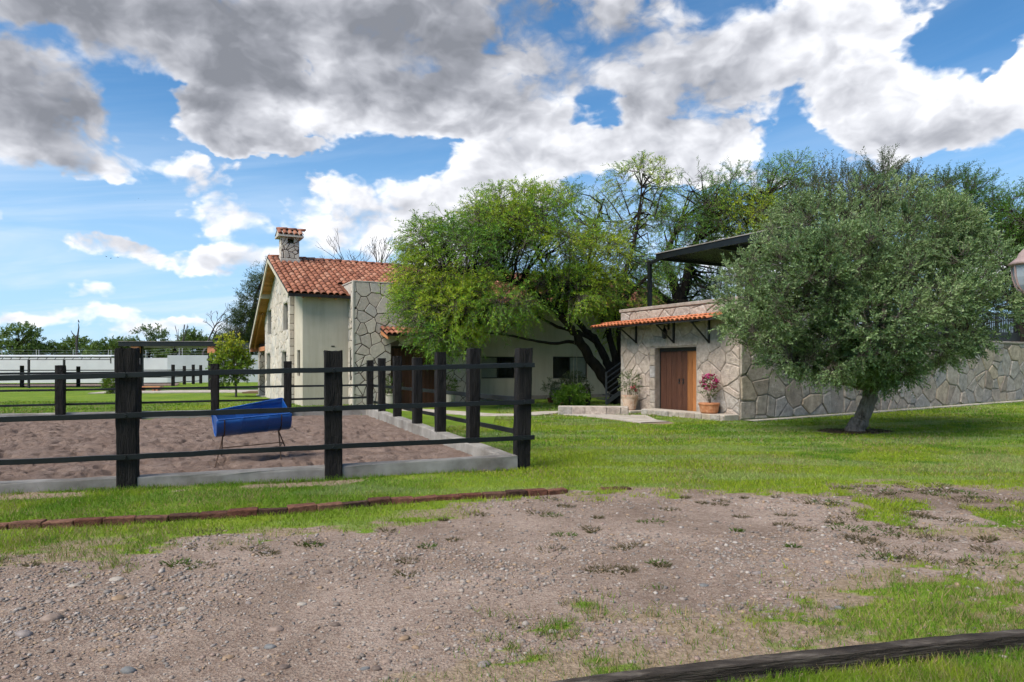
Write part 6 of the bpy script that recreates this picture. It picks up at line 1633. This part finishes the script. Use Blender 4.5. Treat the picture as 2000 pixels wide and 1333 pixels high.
def patio_pergola():
    Y = 44.0; g = at(409, 762, Y); t = thing('patio_pergola', 'flat black roofed patio pergola with wood topped post in the left background', 'pergola', (g[0], Y, 0))
    x0, x1 = at(231, 670, Y)[0], at(442, 670, Y)[0]; z1 = zat(667.5, Y); z0 = zat(676.5, Y)
    MB().block((x0, Y, z0), (x1 - x0, 0, 0), (0, 4.2, 0), (0, 0, z1 - z0)).build('roof', M['rail'], t)
    MB().block((x0 - .04, Y - .04, z1), (x1 - x0 + .08, 0, 0), (0, 4.3, 0), (0, 0, .03)).build('roof_edge', M['concrete'], t)
    zc = zat(690, Y)
    for px in (408, 258):
        x = at(px, 700, Y)[0]
        MB().block((x - .11, Y + .12, 0), (.22, 0, 0), (0, .22, 0), (0, 0, zc)).build('post', M['sleeper'], t, bevel=.015)
        MB().block((x - .14, Y + .08, zc), (.5, 0, 0), (0, .3, 0), (0, 0, z0 - zc - .002)).build('capital', M['wood_beam'], t, bevel=.01)
        MB().block((x + .18, Y + .6, 0), (.16, 0, 0), (0, .16, 0), (0, 0, z0)).build('post', M['rail'], t)
    MB().tube([(at(326, 670, Y)[0], Y + 1, z0), (at(326, 670, Y)[0], Y + 1, z0 - .12)], .02, 6).lathe((at(326, 670, Y)[0], Y + 1, z0 - .32), [(.12, 0), (.13, .05), (.05, .18), (.02, .2)], 10).build('hanging_lamp', M['iron'], t)
patio_pergola()
def bench():
    g = G(305, 765); Y = g[1]; t = thing('garden_bench', 'low orange wooden bench on the patio lawn edge', 'bench', (g[0], Y, .03))
    x0, x1 = at(274, 756, Y)[0], at(316, 756, Y)[0]; zt = zat(755, Y)
    for k in range(3): MB().block((x0, Y - .22 + k * .155, zt - .06), (x1 - x0, 0, 0), (0, .145, 0), (0, 0, .06)).build('seat_board', M['wood_beam'], t, bevel=.006)
    for px in (279, 302, 309):
        x = at(px, 760, Y)[0]; MB().block((x - .06, Y - .2, .03), (.12, 0, 0), (0, .4, 0), (0, 0, zt - .09)).build('leg', M['wood_beam'], t, bevel=.006)
bench()
# small citrus tree and round shrub on the far lawn
def citrus():
    g = G(461, 776); Y = g[1]; b = np.array([g[0], Y, 0.]); t = thing('citrus_tree', 'young citrus tree with glossy yellow green crown on the far lawn', 'tree', b)
    _, P = limb(t, [b - (0, 0, .05), at(461, 760, Y), at(460, 742, Y), at(456, 715, Y)], [.06, .05, .045, .03], 'trunk', 'grey_bark', 3, 8, 4, .006)
    n = list(P)
    for e in ((436, 722), (470, 715), (445, 700), (478, 730), (455, 690)): _, q = limb(t, [at(460, 744, Y), at((460 + e[0]) / 2, (742 + e[1]) / 2 + 3, Y), at(*e, Y)], [.03, .024, .012], 'limb', 'grey_bark', 5 + e[0], 6, 3, .01); n += q
    Pp, D = lobes_to_sprays([(450, 708, Y, 30, 32, .8, 210), (452, 680, Y, 21, 22, .6, 120), (432, 708, Y, 16, 16, .5, 70), (470, 716, Y, 17, 22, .5, 100), (446, 738, Y, 24, 10, .6, 80)], 8, .3, .3, 1.2, .4)
    nc = np.clip((Pp[:, 2] - 1.2) / 2.2, 0, 1)  # light on the crown top put into the leaf colours, by height
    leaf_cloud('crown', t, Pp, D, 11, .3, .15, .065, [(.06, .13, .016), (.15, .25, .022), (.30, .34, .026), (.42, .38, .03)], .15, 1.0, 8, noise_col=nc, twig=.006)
citrus()
bush('round_shrub', 'small round leafy shrub on the far lawn beside the big near post', 219, 769, (0, 0, .50), (.42, .4, .46), 230, 8, .22, .15, .05, [(.04, .085, .015), (.08, .14, .02), (.15, .21, .03)], 58)
